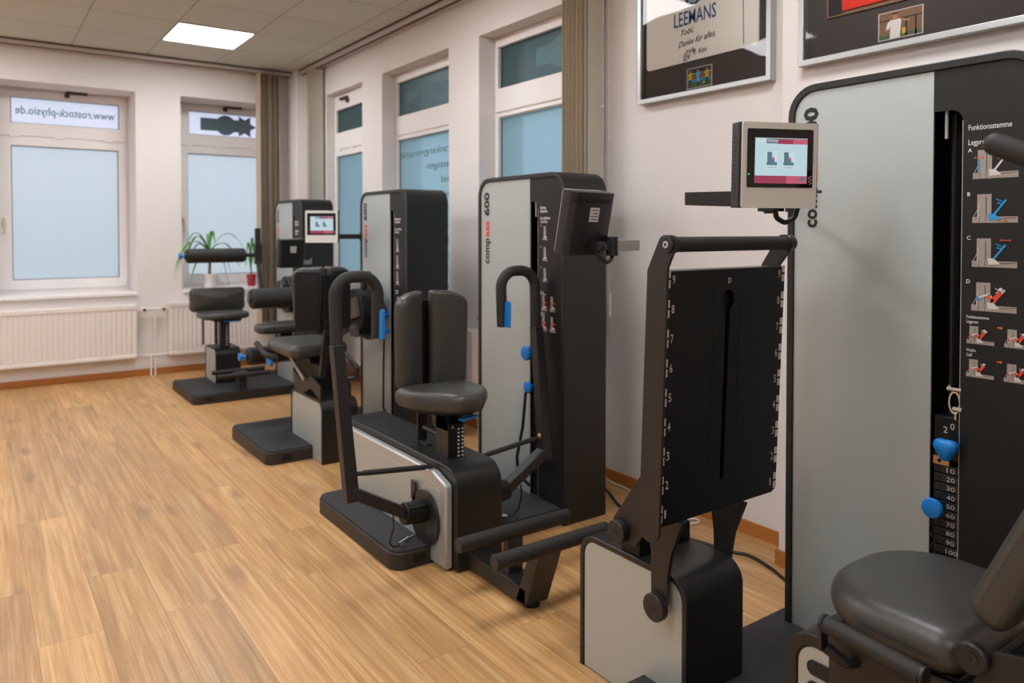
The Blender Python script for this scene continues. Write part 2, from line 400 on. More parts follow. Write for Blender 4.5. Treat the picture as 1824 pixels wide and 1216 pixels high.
def text_bm(b, s, size, org, right, up, width=None, bold=0.0, depth=.0006, shear=0.0, center=False, mirror=False):
    cu = bpy.data.curves.new('t', 'FONT'); cu.body = s; cu.size = size; cu.offset = bold * size; cu.shear = shear; cu.resolution_u = 2
    cu.extrude = 0
    t = bpy.data.objects.new('t', cu); C.objects.link(t)
    dg = bpy.context.evaluated_depsgraph_get(); me = bpy.data.meshes.new_from_object(t.evaluated_get(dg))
    xs = [v.co.x for v in me.vertices] or [0, 1]; w0 = max(xs) - min(xs) or 1; x0 = min(xs)
    f = (width / w0) if width else 1.0
    right = Vector(right).normalized(); up = Vector(up).normalized(); nrm = right.cross(up)
    org = Vector(org)
    vs_ = []
    for v in me.vertices:
        x = (v.co.x - x0) * f
        if center: x -= w0 * f / 2
        if mirror: x = (w0 * f - (v.co.x - x0) * f)
        vs_.append(b.bm.verts.new(org + right * x + up * v.co.y + nrm * depth))
    for p in me.polygons: b.face([vs_[i] for i in p.vertices])
    C.objects.unlink(t); bpy.data.objects.remove(t); bpy.data.curves.remove(cu); bpy.data.meshes.remove(me)
    return b

# ------------------------------------------------------------------ the room
XW, YF, ZC = 2.70, 7.48, 2.867       # right wall, far wall, ceiling
XN, YJ = 2.55, 1.78                  # nearer piece of the right wall stands forward
XL, YN = -3.3, -2.4
struct('floor', B().box(XL - .3, XW + .5, YN - .3, YF + .6, -.12, 0), 'floor', smooth=False)

def ceil_mat():
    m = M['tile'].copy(); m.name = 'tiled_ceiling'; t = m.node_tree; b = t.nodes['Principled BSDF']; N = t.nodes.new
    co = N('ShaderNodeTexCoord'); mpg = N('ShaderNodeMapping'); mpg.inputs['Location'].default_value = (-1.255 + .575 * 20, -6.063 + .613 * 20, 0)
    br = N('ShaderNodeTexBrick'); br.offset = 0; br.inputs['Scale'].default_value = 1; br.inputs['Brick Width'].default_value = .575; br.inputs['Row Height'].default_value = .613
    br.inputs['Mortar Size'].default_value = .0045; br.inputs['Color1'].default_value = srgb(198, 197, 188); br.inputs['Color2'].default_value = srgb(193, 191, 182); br.inputs['Mortar'].default_value = srgb(146, 146, 140)
    t.links.new(co.outputs['Object'], mpg.inputs[0]); t.links.new(mpg.outputs[0], br.inputs['Vector']); t.links.new(br.outputs['Color'], b.inputs['Base Color'])
    return m
M['ceil'] = ceil_mat()
struct('ceiling', B().box(XL - .3, XW + .5, YN - .3, YF + .6, ZC, ZC + .15), 'ceil', smooth=False)

def wall_with_holes(name, axis, a0, a1, u0, u1, z0, z1, holes):
    """grid of cells minus holes [(u0,u1,z0,z1)]"""
    us = sorted({u0, u1} | {h[0] for h in holes} | {h[1] for h in holes}); zs = sorted({z0, z1} | {h[2] for h in holes} | {h[3] for h in holes})
    b = B()
    for i in range(len(us) - 1):
        k = 0
        while k < len(zs) - 1:
            uc = (us[i] + us[i + 1]) / 2
            def hole(kk): zc = (zs[kk] + zs[kk + 1]) / 2; return any(h[0] < uc < h[1] and h[2] < zc < h[3] for h in holes)
            if hole(k): k += 1; continue
            e = k
            while e + 1 < len(zs) - 1 and not hole(e + 1): e += 1
            if axis == 'y': b.box(us[i], us[i + 1], a0, a1, zs[k], zs[e + 1])
            else: b.box(a0, a1, us[i], us[i + 1], zs[k], zs[e + 1])
            k = e + 1
    return struct(name, b, 'wall', smooth=False)

ZW0, ZW1 = .757, 2.555
W1, W2 = (.12, 1.185), (1.565, 2.49)
wall_with_holes('wall_back', 'y', YF, YF + .52, XL - .3, XW + .5, 0, ZC, [(W1[0], W1[1], ZW0, ZW1), (W2[0], W2[1], ZW0, ZW1)])
R1, R2, R3 = (5.99, 6.79), (4.55, 5.607), (3.06, 4.165)
wall_with_holes('wall_right', 'x', XW, XW + .36, YJ - .02, YF, 0, ZC, [(r[0], r[1], ZW0 - .01, 2.578) for r in (R3, R2, R1)])
struct('wall_right_near', B().box(XN, XW + .36, YN, YJ, 0, ZC), 'wall', smooth=False)
struct('wall_left', B().box(XL - .3, XL, YN, YF, 0, ZC), 'wall', smooth=False)
struct('wall_front', B().box(XL, XN, YN - .3, YN, 0, ZC), 'wall', smooth=False)
struct('trim_1', B().box(2.56, 2.70, 7.20, 7.48, 0, ZC, ch=.006), 'wall')         # boxed pipe in the corner

for nm, bx in (('baseboard_back', (XL, 2.56, YF - .012, YF)), ('baseboard_right', (XW - .012, XW, YJ, 7.2)), ('baseboard_right_near', (XN - .012, XN, YN, YJ + .012)), ('baseboard_left', (XL, XL + .012, YN, YF - .012))):
    struct(nm, B().box(*bx, 0, .058, ch=.003), 'base')

# curtain tracks under the ceiling
b = B(); b.box(XL, 2.555, 7.335, 7.40, ZC - .042, ZC); b.mi = 1; b.box(XL, 2.555, 7.355, 7.38, ZC - .046, ZC - .04); b.box(XL, 2.555, 7.325, 7.337, ZC - .012, ZC - .001)
struct('trim_2', b, ['rail', 'raildark'], smooth=False)
b = B(); b.box(2.585, 2.65, YJ, 7.195, ZC - .042, ZC); b.mi = 1; b.box(2.605, 2.63, YJ, 7.195, ZC - .046, ZC - .04); b.box(2.575, 2.587, YJ, 7.195, ZC - .012, ZC - .001)
struct('trim_3', b, ['rail', 'raildark'], smooth=False)

def window(n, axis, u0, u1, z0, z1, f, g, up, low, gap, mats, hinges=True, handle=None, arm=None):
    """axis 'y' far wall / 'x' side wall; f = front plane of the frame, g = glass plane, up/low = glass rects (u0,u1,z0,z1)"""
    root = struct('window_%d' % n)
    def bx(b, a0, a1, c0, c1, d0, d1):
        if axis == 'y': return b.box(a0, a1, d0, d1, c0, c1)
        return b.box(d0, d1, a0, a1, c0, c1)
    def fr(name, ou, inn, d0, d1, m, bev=.004):
        b = B(); o = [(ou[0], ou[2]), (ou[1], ou[2]), (ou[1], ou[3]), (ou[0], ou[3])]; i = [(inn[0], inn[2]), (inn[1], inn[2]), (inn[1], inn[3]), (inn[0], inn[3])]
        b.ring(o, i, axis, d0, d1); return obj(name, b, m, root, smooth=False, bevel=bev)
    zt = (gap[0] + gap[1]) / 2
    fr('window_frame', (u0, u1, z0, z1), (u0 + .035, u1 - .035, z0 + .045, z1 - .035), f + .012, f + .09, 'pvc')
    b = B(); bx(b, u0 + .03, u1 - .03, zt - .03, zt + .03, f + .014, f + .088); obj('transom', b, 'pvc', root, smooth=False, bevel=.003)
    s1 = fr('upper_sash', (u0 + .02, u1 - .02, gap[1], z1 - .02), up, f, f + .06, 'pvc', .006)
    s2 = fr('lower_sash', (u0 + .02, u1 - .02, z0 + .03, gap[0]), low, f, f + .06, 'pvc', .006)
    for s_, r, m in ((s1, up, mats[0]), (s2, low, mats[1])):
        b = B(); bx(b, r[0] - .004, r[1] + .004, r[2] - .004, r[3] + .004, g, g + .006); obj('glass_pane', b, m, root, smooth=False)
        b = B(); e = .006; b.ring([(r[0], r[2]), (r[1], r[2]), (r[1], r[3]), (r[0], r[3])], [(r[0] + e, r[2] + e), (r[1] - e, r[2] + e), (r[1] - e, r[3] - e), (r[0] + e, r[3] - e)], axis, g - .006, g - .001)
        obj('gasket', b, 'gasket', root, smooth=False)
    if hinges:
        b = B(); L = u1 - u0
        for q in (.16, .47, .84): bx(b, u0 + L * q - .035, u0 + L * q + .035, gap[1] - .016, gap[1] + .008, f - .008, f + .004)
        obj('hinge_cover', b, 'pvc', root, smooth=False, bevel=.002)
    if handle is not None:
        b = B(); hx, hz_ = handle
        if axis == 'y':
            b.box(hx - .014, hx + .014, f - .012, f, hz_ - .02, hz_ + .06, ch=.004); b.tube([(hx, f - .01, hz_ + .03), (hx, f - .045, hz_ + .03), (hx, f - .05, hz_ - .085)], .009, fil=.012)
            obj('handle', b, 'satin', root)
    if arm:
        b = B(); ax_, az = arm
        if axis == 'y': b.box(ax_ - .02, ax_ + .02, f - .02, f, az - .03, az + .005); b.box(ax_ - .01, ax_ + .16, f - .03, f - .008, az + .005, az + .03)
        else: b.box(f - .02, f, ax_ - .02, ax_ + .02, az - .03, az + .005); b.box(f - .03, f - .008, ax_ - .02, ax_ + .14, az + .005, az + .03)
        obj('window_opener', b, 'raildark', root, smooth=False, bevel=.003)
    b = B()
    if axis == 'y': b.box(u0 - .0, u1 + .0, YF - .03, f + .01, z0 - .028, z0 + .002)
    else: b.box(XW - .03, f + .01, u0, u1, z0 - .028, z0 + .002)
    obj('window_sill', b, 'pvc' if axis == 'y' else 'slatpale', root, smooth=False, bevel=.006)
    return root
F_, G_ = 7.86, 7.895
w1 = window(1, 'y', W1[0], W1[1], ZW0, ZW1, F_, G_, (.265, 1.11, 2.249, 2.477), (.265, 1.10, .876, 2.052), (2.12, 2.137), ('frost_up', 'frost'), handle=(.205, 1.36), arm=(.69, 2.530))
w2 = window(2, 'y', W2[0], W2[1], ZW0, ZW1, F_, G_, (1.72, 2.40, 2.256, 2.487), (1.705, 2.40, .876, 2.068), (2.13, 2.147), ('frost_up', 'frost'), handle=(1.66, 1.38), arm=(2.06, 2.532))
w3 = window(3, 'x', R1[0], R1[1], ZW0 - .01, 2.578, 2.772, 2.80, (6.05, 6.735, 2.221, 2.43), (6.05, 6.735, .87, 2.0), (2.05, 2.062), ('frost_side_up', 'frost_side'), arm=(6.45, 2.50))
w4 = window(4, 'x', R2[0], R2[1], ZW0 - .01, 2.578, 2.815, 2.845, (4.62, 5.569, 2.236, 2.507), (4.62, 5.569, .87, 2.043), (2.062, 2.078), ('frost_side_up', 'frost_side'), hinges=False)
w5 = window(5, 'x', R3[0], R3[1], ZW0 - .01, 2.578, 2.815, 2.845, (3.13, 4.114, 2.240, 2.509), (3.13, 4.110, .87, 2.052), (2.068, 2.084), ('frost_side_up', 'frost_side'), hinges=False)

# lettering and emblems stuck on the panes (read from outside, so mirrored in here)
b = B(); text_bm(b, 'www.rostock-physio.de', .10, (.30, G_ - .003, 2.335), (1, 0, 0), (0, 0, 1), width=.775, bold=.012, mirror=True)
obj('window_lettering', b, 'film', w1, smooth=False)
def emblem(b, P, cu, cz, s):
    """bar, disc and star, like a badge"""
    def pl_(pts, d): b.poly([P(u, z, d) for u, z in pts])
    pl_([(cu - .26 * s, cz - .065 * s), (cu + .16 * s, cz - .065 * s), (cu + .16 * s, cz + .065 * s), (cu - .26 * s, cz + .065 * s)], 0)
    pl_([(cu - .005 + .105 * s * math.cos(t / 24 * 6.2832), cz + .105 * s * math.sin(t / 24 * 6.2832)) for t in range(24)], .0015)
    st = []
    for k in range(12):
        r = (.125 if k % 2 == 0 else .07) * s; a = k / 12 * 6.2832; st.append((cu + .19 * s + r * math.cos(a), cz + r * math.sin(a)))
    pl_(st, .003)
b = B(); emblem(b, lambda u, z, d: (u, G_ - .003 - d, z), 2.08, 2.37, .95); obj('window_emblem', b, 'filmd', w2, smooth=False)
b = B(); emblem(b, lambda u, z, d: (2.842 - d, -u, z), -3.50, 2.375, .9); obj('window_emblem', b, 'filmr', w5, smooth=False)
b = B(); text_bm(b, 'PHYSIOTHERAPIE', .11, (2.842, 5.45, 2.34), (0, -1, 0), (0, 0, 1), width=.80, bold=.012, mirror=True)
obj('window_lettering', b, 'filmr', w4, smooth=False)
b = B()
for i, (tx, wd) in enumerate((('Krankengymnastik', .86), ('Massagen', .42), ('Ziel', .2), ('Lymphdrainage', .44), ('Training', .36), ('Sport', .22), ('Reha', .17), ('Taping', .34), ('Manuell', .34), ('Elektro', .34), ('Therapie', .34))):
    text_bm(b, tx, .075, (2.842, 4.70 + wd, 1.895 - i * .1125), (0, -1, 0), (0, 0, 1), width=wd, bold=.01, mirror=True)
obj('window_lettering', b, 'filmr', w4, smooth=False)

# ceiling light panels
def ceiling_light(x, y, label):
    t = thing('ceiling_light', label, 'ceiling light', (x + .2875, y + .3065, ZC), 'flush ceiling light panels')
    b = B(); o = [(x, y), (x + .575, y), (x + .575, y + .613), (x, y + .613)]; i = [(x + .012, y + .012), (x + .563, y + .012), (x + .563, y + .601), (x + .012, y + .601)]
    b.ring(o, i, 'z', ZC - .008, ZC - .0005); obj('light_frame', b, 'tframe', t, smooth=False)
    obj('diffuser', B().box(x + .012, x + .563, y + .012, y + .601, ZC - .006, ZC - .001), 'panel', t, smooth=False)
ceiling_light(1.255, 6.063, 'square white ceiling light panel glowing near the far wall, the only one in view')
for i, (x, y) in enumerate(((1.255, 3.50), (1.255, .95), (-.47, 6.063), (-.47, 3.50), (-.47, .95), (-.47, -1.6), (-2.2, 3.50), (-2.2, .95), (-2.2, 6.063))):  # rearmost panel, behind the camera, is added to brighten camera-facing surfaces
    ceiling_light(x, y, 'square white ceiling light panel outside the picture, there for light and reflections')

# radiators
def radiator(x0, x1, axis, front, z0, z1, label, loc):
    t = thing('radiator', label, 'radiator', loc)
    def P(u, d, z): return (u, front + d, z) if axis == 'y' else (front + d, u, z)
    b = B(); n = int((x1 - x0 - .03) / .04); pts = [(x0, .09), (x0, .004), (x0 + .012, .002)]
    for k in range(n):
        u = x0 + .015 + k * .04; pts += [(u + .004, .0), (u + .026, .0), (u + .030, .006), (u + .036, .006)]
    pts += [(x1 - .012, .002), (x1, .004), (x1, .09)]
    if axis == 'y': b.prism([(p[0], front + p[1]) for p in pts], 'z', z0 + .03, z1 - .04)
    else: b.prism([(front + p[1], p[0]) for p in pts], 'z', z0 + .03, z1 - .04)
    obj('radiator_panel', b, 'rad', t, smooth=False)
    for nm, (a, c) in (('top_cover', (z1 - .045, z1)), ('bottom_rail', (z0, z0 + .035))):
        b = B()
        if axis == 'y': b.box(x0, x1, front - .004, front + .092, a, c)
        else: b.box(front - .004, front + .092, x0, x1, a, c)
        obj(nm, b, 'rad', t, smooth=False, bevel=.008)
    return t
radiator(.08, 1.165, 'y', 7.382, .175, .652, 'long white panel radiator under the large lettered window', (.6, 7.42, .175))
radiator(1.43, 2.42, 'y', 7.382, .172, .655, 'white panel radiator under the window with the plants', (1.9, 7.42, .175))
radiator(4.10, 5.5, 'x', 2.602, .19, .66, 'white panel radiator on the right wall, behind the two-pad chest press seat', (2.65, 4.8, .19))
radiator(5.80, 6.75, 'x', 2.602, .18, .66, 'white panel radiator on the right wall in the far corner', (2.65, 6.3, .18))
t = thing('radiator_pipes', 'white heating pipes with two thermostats between the two far radiators', 'pipes', (1.30, 7.43, 0))
b = B()
b.tube([(1.166, 7.43, .60), (1.30, 7.43, .605), (1.429, 7.43, .60)], .008); b.tube([(1.166, 7.43, .187), (1.429, 7.43, .187)], .008)
b.tube([(1.286, 7.43, 0), (1.286, 7.43, .187)], .008); b.tube([(1.319, 7.43, 0), (1.319, 7.43, .60)], .008)
obj('pipe', b, 'rad', t)
for x in (1.225, 1.385):
    b = B().cyl((x, 7.43, .603), (x, 7.37, .603), .022, n=20, ch=.004); v = obj('thermostat_valve', b, 'rad', t)
    obj('valve_cap', B().cyl((x, 7.369, .603), (x, 7.364, .603), .012, n=16), 'ink', v)
t = thing('heating_pipes', 'pair of thin white heating pipes rising from the floor at the right wall', 'pipes', (2.63, 4.07, 0))
for y in (4.075, 4.045): obj('pipe', B().tube([(2.64, y, 0), (2.64, y, .25), (2.66, 4.12, .25)], .008, fil=.02), 'rad', t)

# vertical blinds, each a bundle of slats
def blind(label, loc, slats, z0, z1, m, axis, depth):
    t = thing('vertical_blind', label, 'blind', loc)
    for k, (u, rot, c) in enumerate(slats):
        # u along the track, slat plane stands across it, turned by rot
        mm = m if c == 0 else 'slatpale'
        ca, sa = math.cos(rot), math.sin(rot); h = .063; b = B(); pts = []
        for q in range(-4, 5):
            s_ = q / 4 * h; bow = .006 * (1 - (q / 4) ** 2); pts.append((s_, bow))
        pts = pts + [(p[0], p[1] - .0012) for p in pts[::-1]]
        if axis == 'x': poly = [(u + p[1] * ca + p[0] * sa, depth + p[0] * ca - p[1] * sa) for p in pts]
        else: poly = [(depth + p[0] * ca - p[1] * sa, u + p[1] * ca + p[0] * sa) for p in pts]
        b.prism(poly, 'z', z0, z1); obj('slat', b, mm, t)
    return t
rnd = random.Random(3)
blind('bundled taupe vertical blind at the right edge of the plant window', (2.31, 7.31, .35), [(2.225 + k * .0165, rnd.uniform(-.1, .1), 0) for k in range(12)], .35, ZC - .05, 'slat', 'x', 7.312)
t = blind('bundled taupe vertical blind beside the nearest window, just left of the framed jersey', (2.617, 3.0, .84), [(3.135 - k * .0145, rnd.uniform(-.12, .12), 0) for k in range(11)] + [(2.955, .1, 1), (2.93, .15, 1)], .84, ZC - .05, 'slat', 'y', 2.617)
blind('bundled pale vertical blind in the far right corner of the room', (2.617, 6.85, .35), [(6.90 - k * .016, rnd.uniform(-.2, .2), 1) for k in range(7)], .35, ZC - .05, 'slat', 'y', 2.615)
t = thing('bead_chain', 'white bead pull chain with a slim weight hanging beside the nearest blind', 'pull chain', (2.62, 2.86, .86))
def chain(b, p0, p1, step=.012, r=.0035):
    p0 = Vector(p0); p1 = Vector(p1); n = int((p1 - p0).length / step)
    for k in range(n + 1):
        c = p0.lerp(p1, k / n); b.lathe(c - Vector((0, 0, r)), (0, 0, 1), [(0, 0), (r * .5, r * .87), (r * 1.5, r * .87), (2 * r, 0)], n=5)
b = B(); chain(b, (2.615, 2.875, 1.02), (2.615, 2.875, ZC - .05)); chain(b, (2.615, 2.825, .99), (2.615, 2.835, ZC - .05))
pr = None
for k in range(9):
    a = k / 8 * math.pi; c = (2.615, 2.85 + .025 * math.cos(a), 1.02 - .03 * math.sin(a)); b.lathe((c[0], c[1], c[2] - .0035), (0, 0, 1), [(0, 0), (.0035, .0035), (.007, 0)], n=5)
obj('chain', b, 'chain', t, smooth=False)
obj('pull_weight', B().box(2.609, 2.621, 2.815, 2.835, .87, .99), 'pvc', t, smooth=False, bevel=.003)
obj('chain_bead', B().lathe((2.615, 2.875, 1.93), (0, 0, 1), [(0, 0), (.004, .007), (.012, .007), (.016, 0)], n=10), 'chain', t)

# plants on the far sill
def leaf(b, p0, dirx, diry, L, rise, droop, wd, n=9):
    """arching strap leaf"""
    prev = None; d = Vector((dirx, diry, 0)).normalized(); side = Vector((-d.y, d.x, 0))
    for k in range(n + 1):
        s_ = k / n; p = Vector(p0) + d * L * s_ + Vector((0, 0, rise * 4 * s_ * (1 - s_) * .9 + rise * .25 * s_ - droop * s_ * s_ * s_))
        h = wd * (math.sin(math.pi * min(1, s_ * .92 + .08)) ** .6) * (1 if k < n else .05)
        cur = (b.bm.verts.new(p - side * h / 2), b.bm.verts.new(p + Vector((0, 0, -h * .18))), b.bm.verts.new(p + side * h / 2))
        if prev:
            for q in (0, 1): b.face((prev[q], prev[q + 1], cur[q + 1], cur[q]))
        prev = cur
def pot(b, x, y, z, r0, r1, h): b.lathe((x, y, z), (0, 0, 1), [(0, 0), (0, r0), (h * .86, r1 * .94), (h * .86, r1), (h, r1), (h, r1 - .006), (h - .02, r1 - .008), (h - .02, 0)])
PY = 7.64
t = thing('potted_dracaena', 'arching green leafy plant in a white pot on the far window sill', 'plant', (1.845, PY, .76))
b = B(); pot(b, 1.845, PY, .76, .055, .068, .135); obj('pot', b, 'pot', t)
obj('stem', B().tube([(1.845, PY, .87), (1.85, PY, .98), (1.845, PY, 1.09)], [.014, .013, .016]), 'stem', t)
for dx, dy, L, ri, dr, wd in ((-.85, -.5, .28, .17, .10, .040), (-1, -.62, .43, .13, .20, .044), (1, -.1, .34, .19, .06, .040), (1, .3, .33, .11, .20, .040), (-.3, -1, .06, .17, .0, .034), (.3, -.8, .09, .20, -.03, .034),
                                (-.8, .8, .22, .10, .14, .036), (.9, -.6, .22, .05, .26, .034), (-.9, -.7, .26, .00, .26, .030), (.1, .9, .10, .18, .0, .034), (.9, .1, .20, .05, .42, .030), (-1, -.2, .26, .20, .10, .036)):
    b = B(); leaf(b, (1.845, PY, 1.10), dx, dy, L, ri, dr, wd); obj('leaf', b, 'leaf', t)
t = thing('potted_orchid', 'small green plant in a red pot at the right end of the far window sill', 'plant', (2.24, PY, .76))
b = B(); pot(b, 2.245, PY, .76, .034, .048, .115); obj('pot', b, 'potred', t)
obj('stem', B().tube([(2.245, PY, .86), (2.24, PY, .98), (2.235, PY - .01, 1.1)], .007), 'stem', t)
for dx, dy, L, ri, dr, wd in ((-.6, -.5, .09, .16, .02, .03), (.5, .2, .08, .14, .0, .03), (-.3, .4, .05, .26, .0, .028), (.2, -.6, .05, .30, -.03, .026)):
    b = B(); leaf(b, (2.24, PY, .93), dx, dy, L, ri, dr, wd); obj('leaf', b, 'leaf', t)

# ------------------------------------------------------------------ framed jerseys
def framed(x, y0, y1, z0, z1, label, build):
    """picture on a wall facing -x ; y1 is the far (left) edge"""
    t = thing('framed_jersey', label, 'picture', (x, (y0 + y1) / 2, z0), 'framed football jerseys')
    fw_ = .022
    b = B(); b.ring([(y0, z0), (y1, z0), (y1, z1), (y0, z1)], [(y0 + fw_, z0 + fw_), (y1 - fw_, z0 + fw_), (y1 - fw_, z1 - fw_), (y0 + fw_, z1 - fw_)], 'x', x - .042, x - .002)
    obj('picture_frame', b, 'alu', t, smooth=False, bevel=.002)
    obj('mount_board', B().box(x - .012, x - .004, y0 + .02, y1 - .02, z0 + .02, z1 - .02), 'mount', t, smooth=False)
    obj('picture_glass', B().poly([(x - .033, y1 - .021, z0 + .021), (x - .033, y0 + .021, z0 + .021), (x - .033, y0 + .021, z1 - .021), (x - .033, y1 - .021, z1 - .021)]), 'clear', t, smooth=False)
    build(t)
    return t
def P_(x, pts): return [(x, y, z) for y, z in pts]
def jersey1(t):
    X = 2.698 - .02
    b = B(); o = [(1.985, 2.085), (2.63, 2.078), (2.63, 2.86), (1.985, 2.86)]
    b.prism(rp(o, .02), 'x', X, X + .01); j = obj('jersey', b, 'cloth', t)
    b = B(); b.poly(P_(X - .0006, [(2.058, 2.10), (2.062, 2.10), (2.075, 2.85), (2.071, 2.85)])); obj('seam', b, 'seam', j, smooth=False)
    b = B(); text_bm(b, 'LEEMANS', .092, (X - .001, 2.452, 2.250), (0, -1, 0), (0, 0, 1), width=.245, bold=.006, center=False); obj('printed_name', b, 'navy', j, smooth=False)
    b = B(); b.poly(P_(X - .001, [(2.335 + .06 * math.cos(k / 28 * 6.283), 2.392 + .06 * math.sin(k / 28 * 6.283)) for k in range(28)])); d = obj('printed_badge', b, 'navy', j, smooth=False)
    b = B(); text_bm(b, 'FCH', .032, (X - .0016, 2.362, 2.345), (0, -1, 0), (0, 0, 1), width=.052, bold=.02); obj('badge_letters', b, 'cloth', j, smooth=False)
    b = B()
    for s_, y, z, sz, wd, rise in (('Tobi,', 2.41, 2.205, .036, .075, .10), ('Danke für alles,', 2.425, 2.152, .040, .215, .12), ('große,', 2.385, 2.118, .030, .06, .1), ('R. Ken', 2.34, 2.106, .034, .08, .05), ('lov', 2.395, 2.082, .05, .05, .45)):
        text_bm(b, s_, sz, (X - .001, y, z), (0, -1, rise * .6), (0, rise * .6, 1), width=wd, bold=.006, shear=.5)
    obj('handwriting', b, 'pen', j, smooth=False)
    # photo of three players
    Xp = 2.698 - .016; y1, y0, z0, z1 = 2.374, 2.236, 1.957, 2.044
    def R(u0, u1, v0, v1): return [(y1 + (y0 - y1) * u, z0 + (z1 - z0) * v) for u, v in ((u0, v0), (u1, v0), (u1, v1), (u0, v1))]
    b = B(); b.prism(R(-.03, 1.03, -.04, 1.04), 'x', Xp, Xp + .003); pt = obj('photo', b, 'pale', t, smooth=False)
    b = B(); lay = 0
    def q(mi, pts, d): b.mi = mi; b.poly(P_(Xp - .0004 * d, pts))
    q(0, R(0, 1, 0, 1), 1); q(1, R(0, 1, 0, .3), 2); q(2, R(0, 1, .3, .42), 2); q(5, R(.0, 1, .42, .62), 2)
    for u, c in ((.12, 3), (.82, 3), (.45, 4)):
        q(c, R(u - .06, u + .07, .42, .78), 3); q(6, R(u - .03, u + .03, .78, .9), 3); q(0 if c == 3 else 4, R(u - .05, u + .06, .28, .42), 3); q(0, R(u - .05, u - .01, .1, .28), 3); q(0, R(u + .02, u + .06, .12, .28), 3)
        q(c, R(u - .14, u - .05, .66, .74), 3); q(c, R(u + .06, u + .16, .68, .76), 3)
    q(7, R(.68, .73, .14, .24), 3)
    obj('photo_players', b, ['navyd', 'grass', 'bprint', 'yellow', 'sky', 'brown', 'skin', 'white'], pt, smooth=False)
framed(2.698, 1.912, 2.672, 1.921, 2.86, 'silver-framed white football jersey signed by hand, above the black foot plate', jersey1)
def jersey2(t):
    X = XN - .02
    b = B(); b.prism(rp([(.30, 2.068), (1.583, 2.072), (1.583, 2.86), (.30, 2.86)], .01), 'x', X, X + .012); obj('mount_edge', b, 'brown', t)
    b = B(); b.prism([(.42, 2.09), (1.52, 2.085), (1.535, 2.86), (.42, 2.86)], 'x', X - .006, X + .002); j = obj('jersey', b, 'redcloth', t)
    b = B(); b.prism([(1.52, 2.078), (1.575, 2.078), (1.575, 2.86), (1.535, 2.86)], 'x', X - .002, X + .001); obj('backing', b, 'ink', t, smooth=False)
    Xp = XN - .016; y1, y0, z0, z1 = 1.389, 1.245, 1.953, 2.042
    def R(u0, u1, v0, v1): return [(y1 + (y0 - y1) * u, z0 + (z1 - z0) * v) for u, v in ((u0, v0), (u1, v0), (u1, v1), (u0, v1))]
    b = B(); b.prism(R(-.025, 1.025, -.03, 1.03), 'x', Xp, Xp + .003); pt = obj('photo', b, 'pale', t, smooth=False)
    b = B()
    def q(mi, pts, d): b.mi = mi; b.poly(P_(Xp - .0004 * d, pts))
    q(0, R(0, 1, 0, 1), 1); q(1, R(0, 1, 0, .16), 2); q(2, R(.0, 1, .68, .72), 2); q(2, R(.62, .66, 0, .7), 2); q(2, R(.84, .88, 0, .7), 2)
    q(3, [(y1 + (y0 - y1) * u, z0 + (z1 - z0) * v) for u, v in ((.26, 0), (.5, 0), (.52, .45), (.53, .62), (.5, .70), (.28, .70), (.2, .6), (.16, .38), (.22, .34), (.27, .45))], 3)
    q(4, R(.33, .44, .68, .92), 4); q(2, R(.32, .45, .88, .94), 5)
    q(4, [(y1 + (y0 - y1) * u, z0 + (z1 - z0) * v) for u, v in ((.52, .6), (.72, .52), (.74, .58), (.54, .7))], 4)
    q(4, R(.15, .2, .3, .4), 4); q(5, R(.55, .63, .1, .32), 4)
    obj('photo_player', b, ['brown', 'grass', 'ink', 'white', 'skin', 'yellow'], pt, smooth=False)
framed(XN - .002, .30, 1.685, 1.913, 2.865, 'wide silver-framed red football jersey above the tall weight tower at right', jersey2)

# ------------------------------------------------------------------ gym machines: shared parts
AX = 1.58
UPZ = (0, 0, 1)
def platform(root, x0, x1, y0, y1, h=.074, r=.05, cuts=None):
    o = rp([(x0, y0), (x1, y0), (x1, y1), (x0, y1)], r)
    b = B().prism(o, 'z', 0.0, h - .008); p = obj('platform', b, 'skirt', root, bevel=.004)
    i = rp([(x0 + .006, y0 + .006), (x1 - .006, y0 + .006), (x1 - .006, y1 - .006), (x0 + .006, y1 - .006)], r - .005)
    obj('rubber_mat', B().prism(i, 'z', h - .0085, h), 'rubber', p)
    b = B()
    for xx in (x0 + .11, x1 - .11):
        b.box(xx - .025, xx + .025, y0 - .0015, y0 + .004, .02, .05)
    obj('foot_recess', b, 'deep', p, smooth=False)
    return p

def arch_ring(b, y0, y1, z1, t, r, x0, x1, z0=0.0):
    o = rp([(y0, z0), (y1, z0), (y1, z1), (y0, z1)], [0, 0, r, r], 8); ri = max(.005, r - t)
    i = rp([(y0 + t, z0), (y1 - t, z0), (y1 - t, z1 - t), (y0 + t, z1 - t)], [0, 0, ri, ri], 8)
    n = len(o)
    v = [[b.bm.verts.new((x, p[0], p[1])) for p in P] for x, P in ((x0, o), (x0, i), (x1, o), (x1, i))]
    for k in range(n):
        j = (k + 1) % n
        if k == 0: continue          # open at the bottom
        b.face((v[0][k], v[0][j], v[1][j], v[1][k])); b.face((v[2][k], v[3][k], v[3][j], v[2][j]))
        b.face((v[0][k], v[2][k], v[2][j], v[0][j])); b.face((v[1][k], v[1][j], v[3][j], v[3][k]))
    for k in (0, 1): b.face((v[0][k], v[2][k], v[3][k], v[1][k]))
    return b

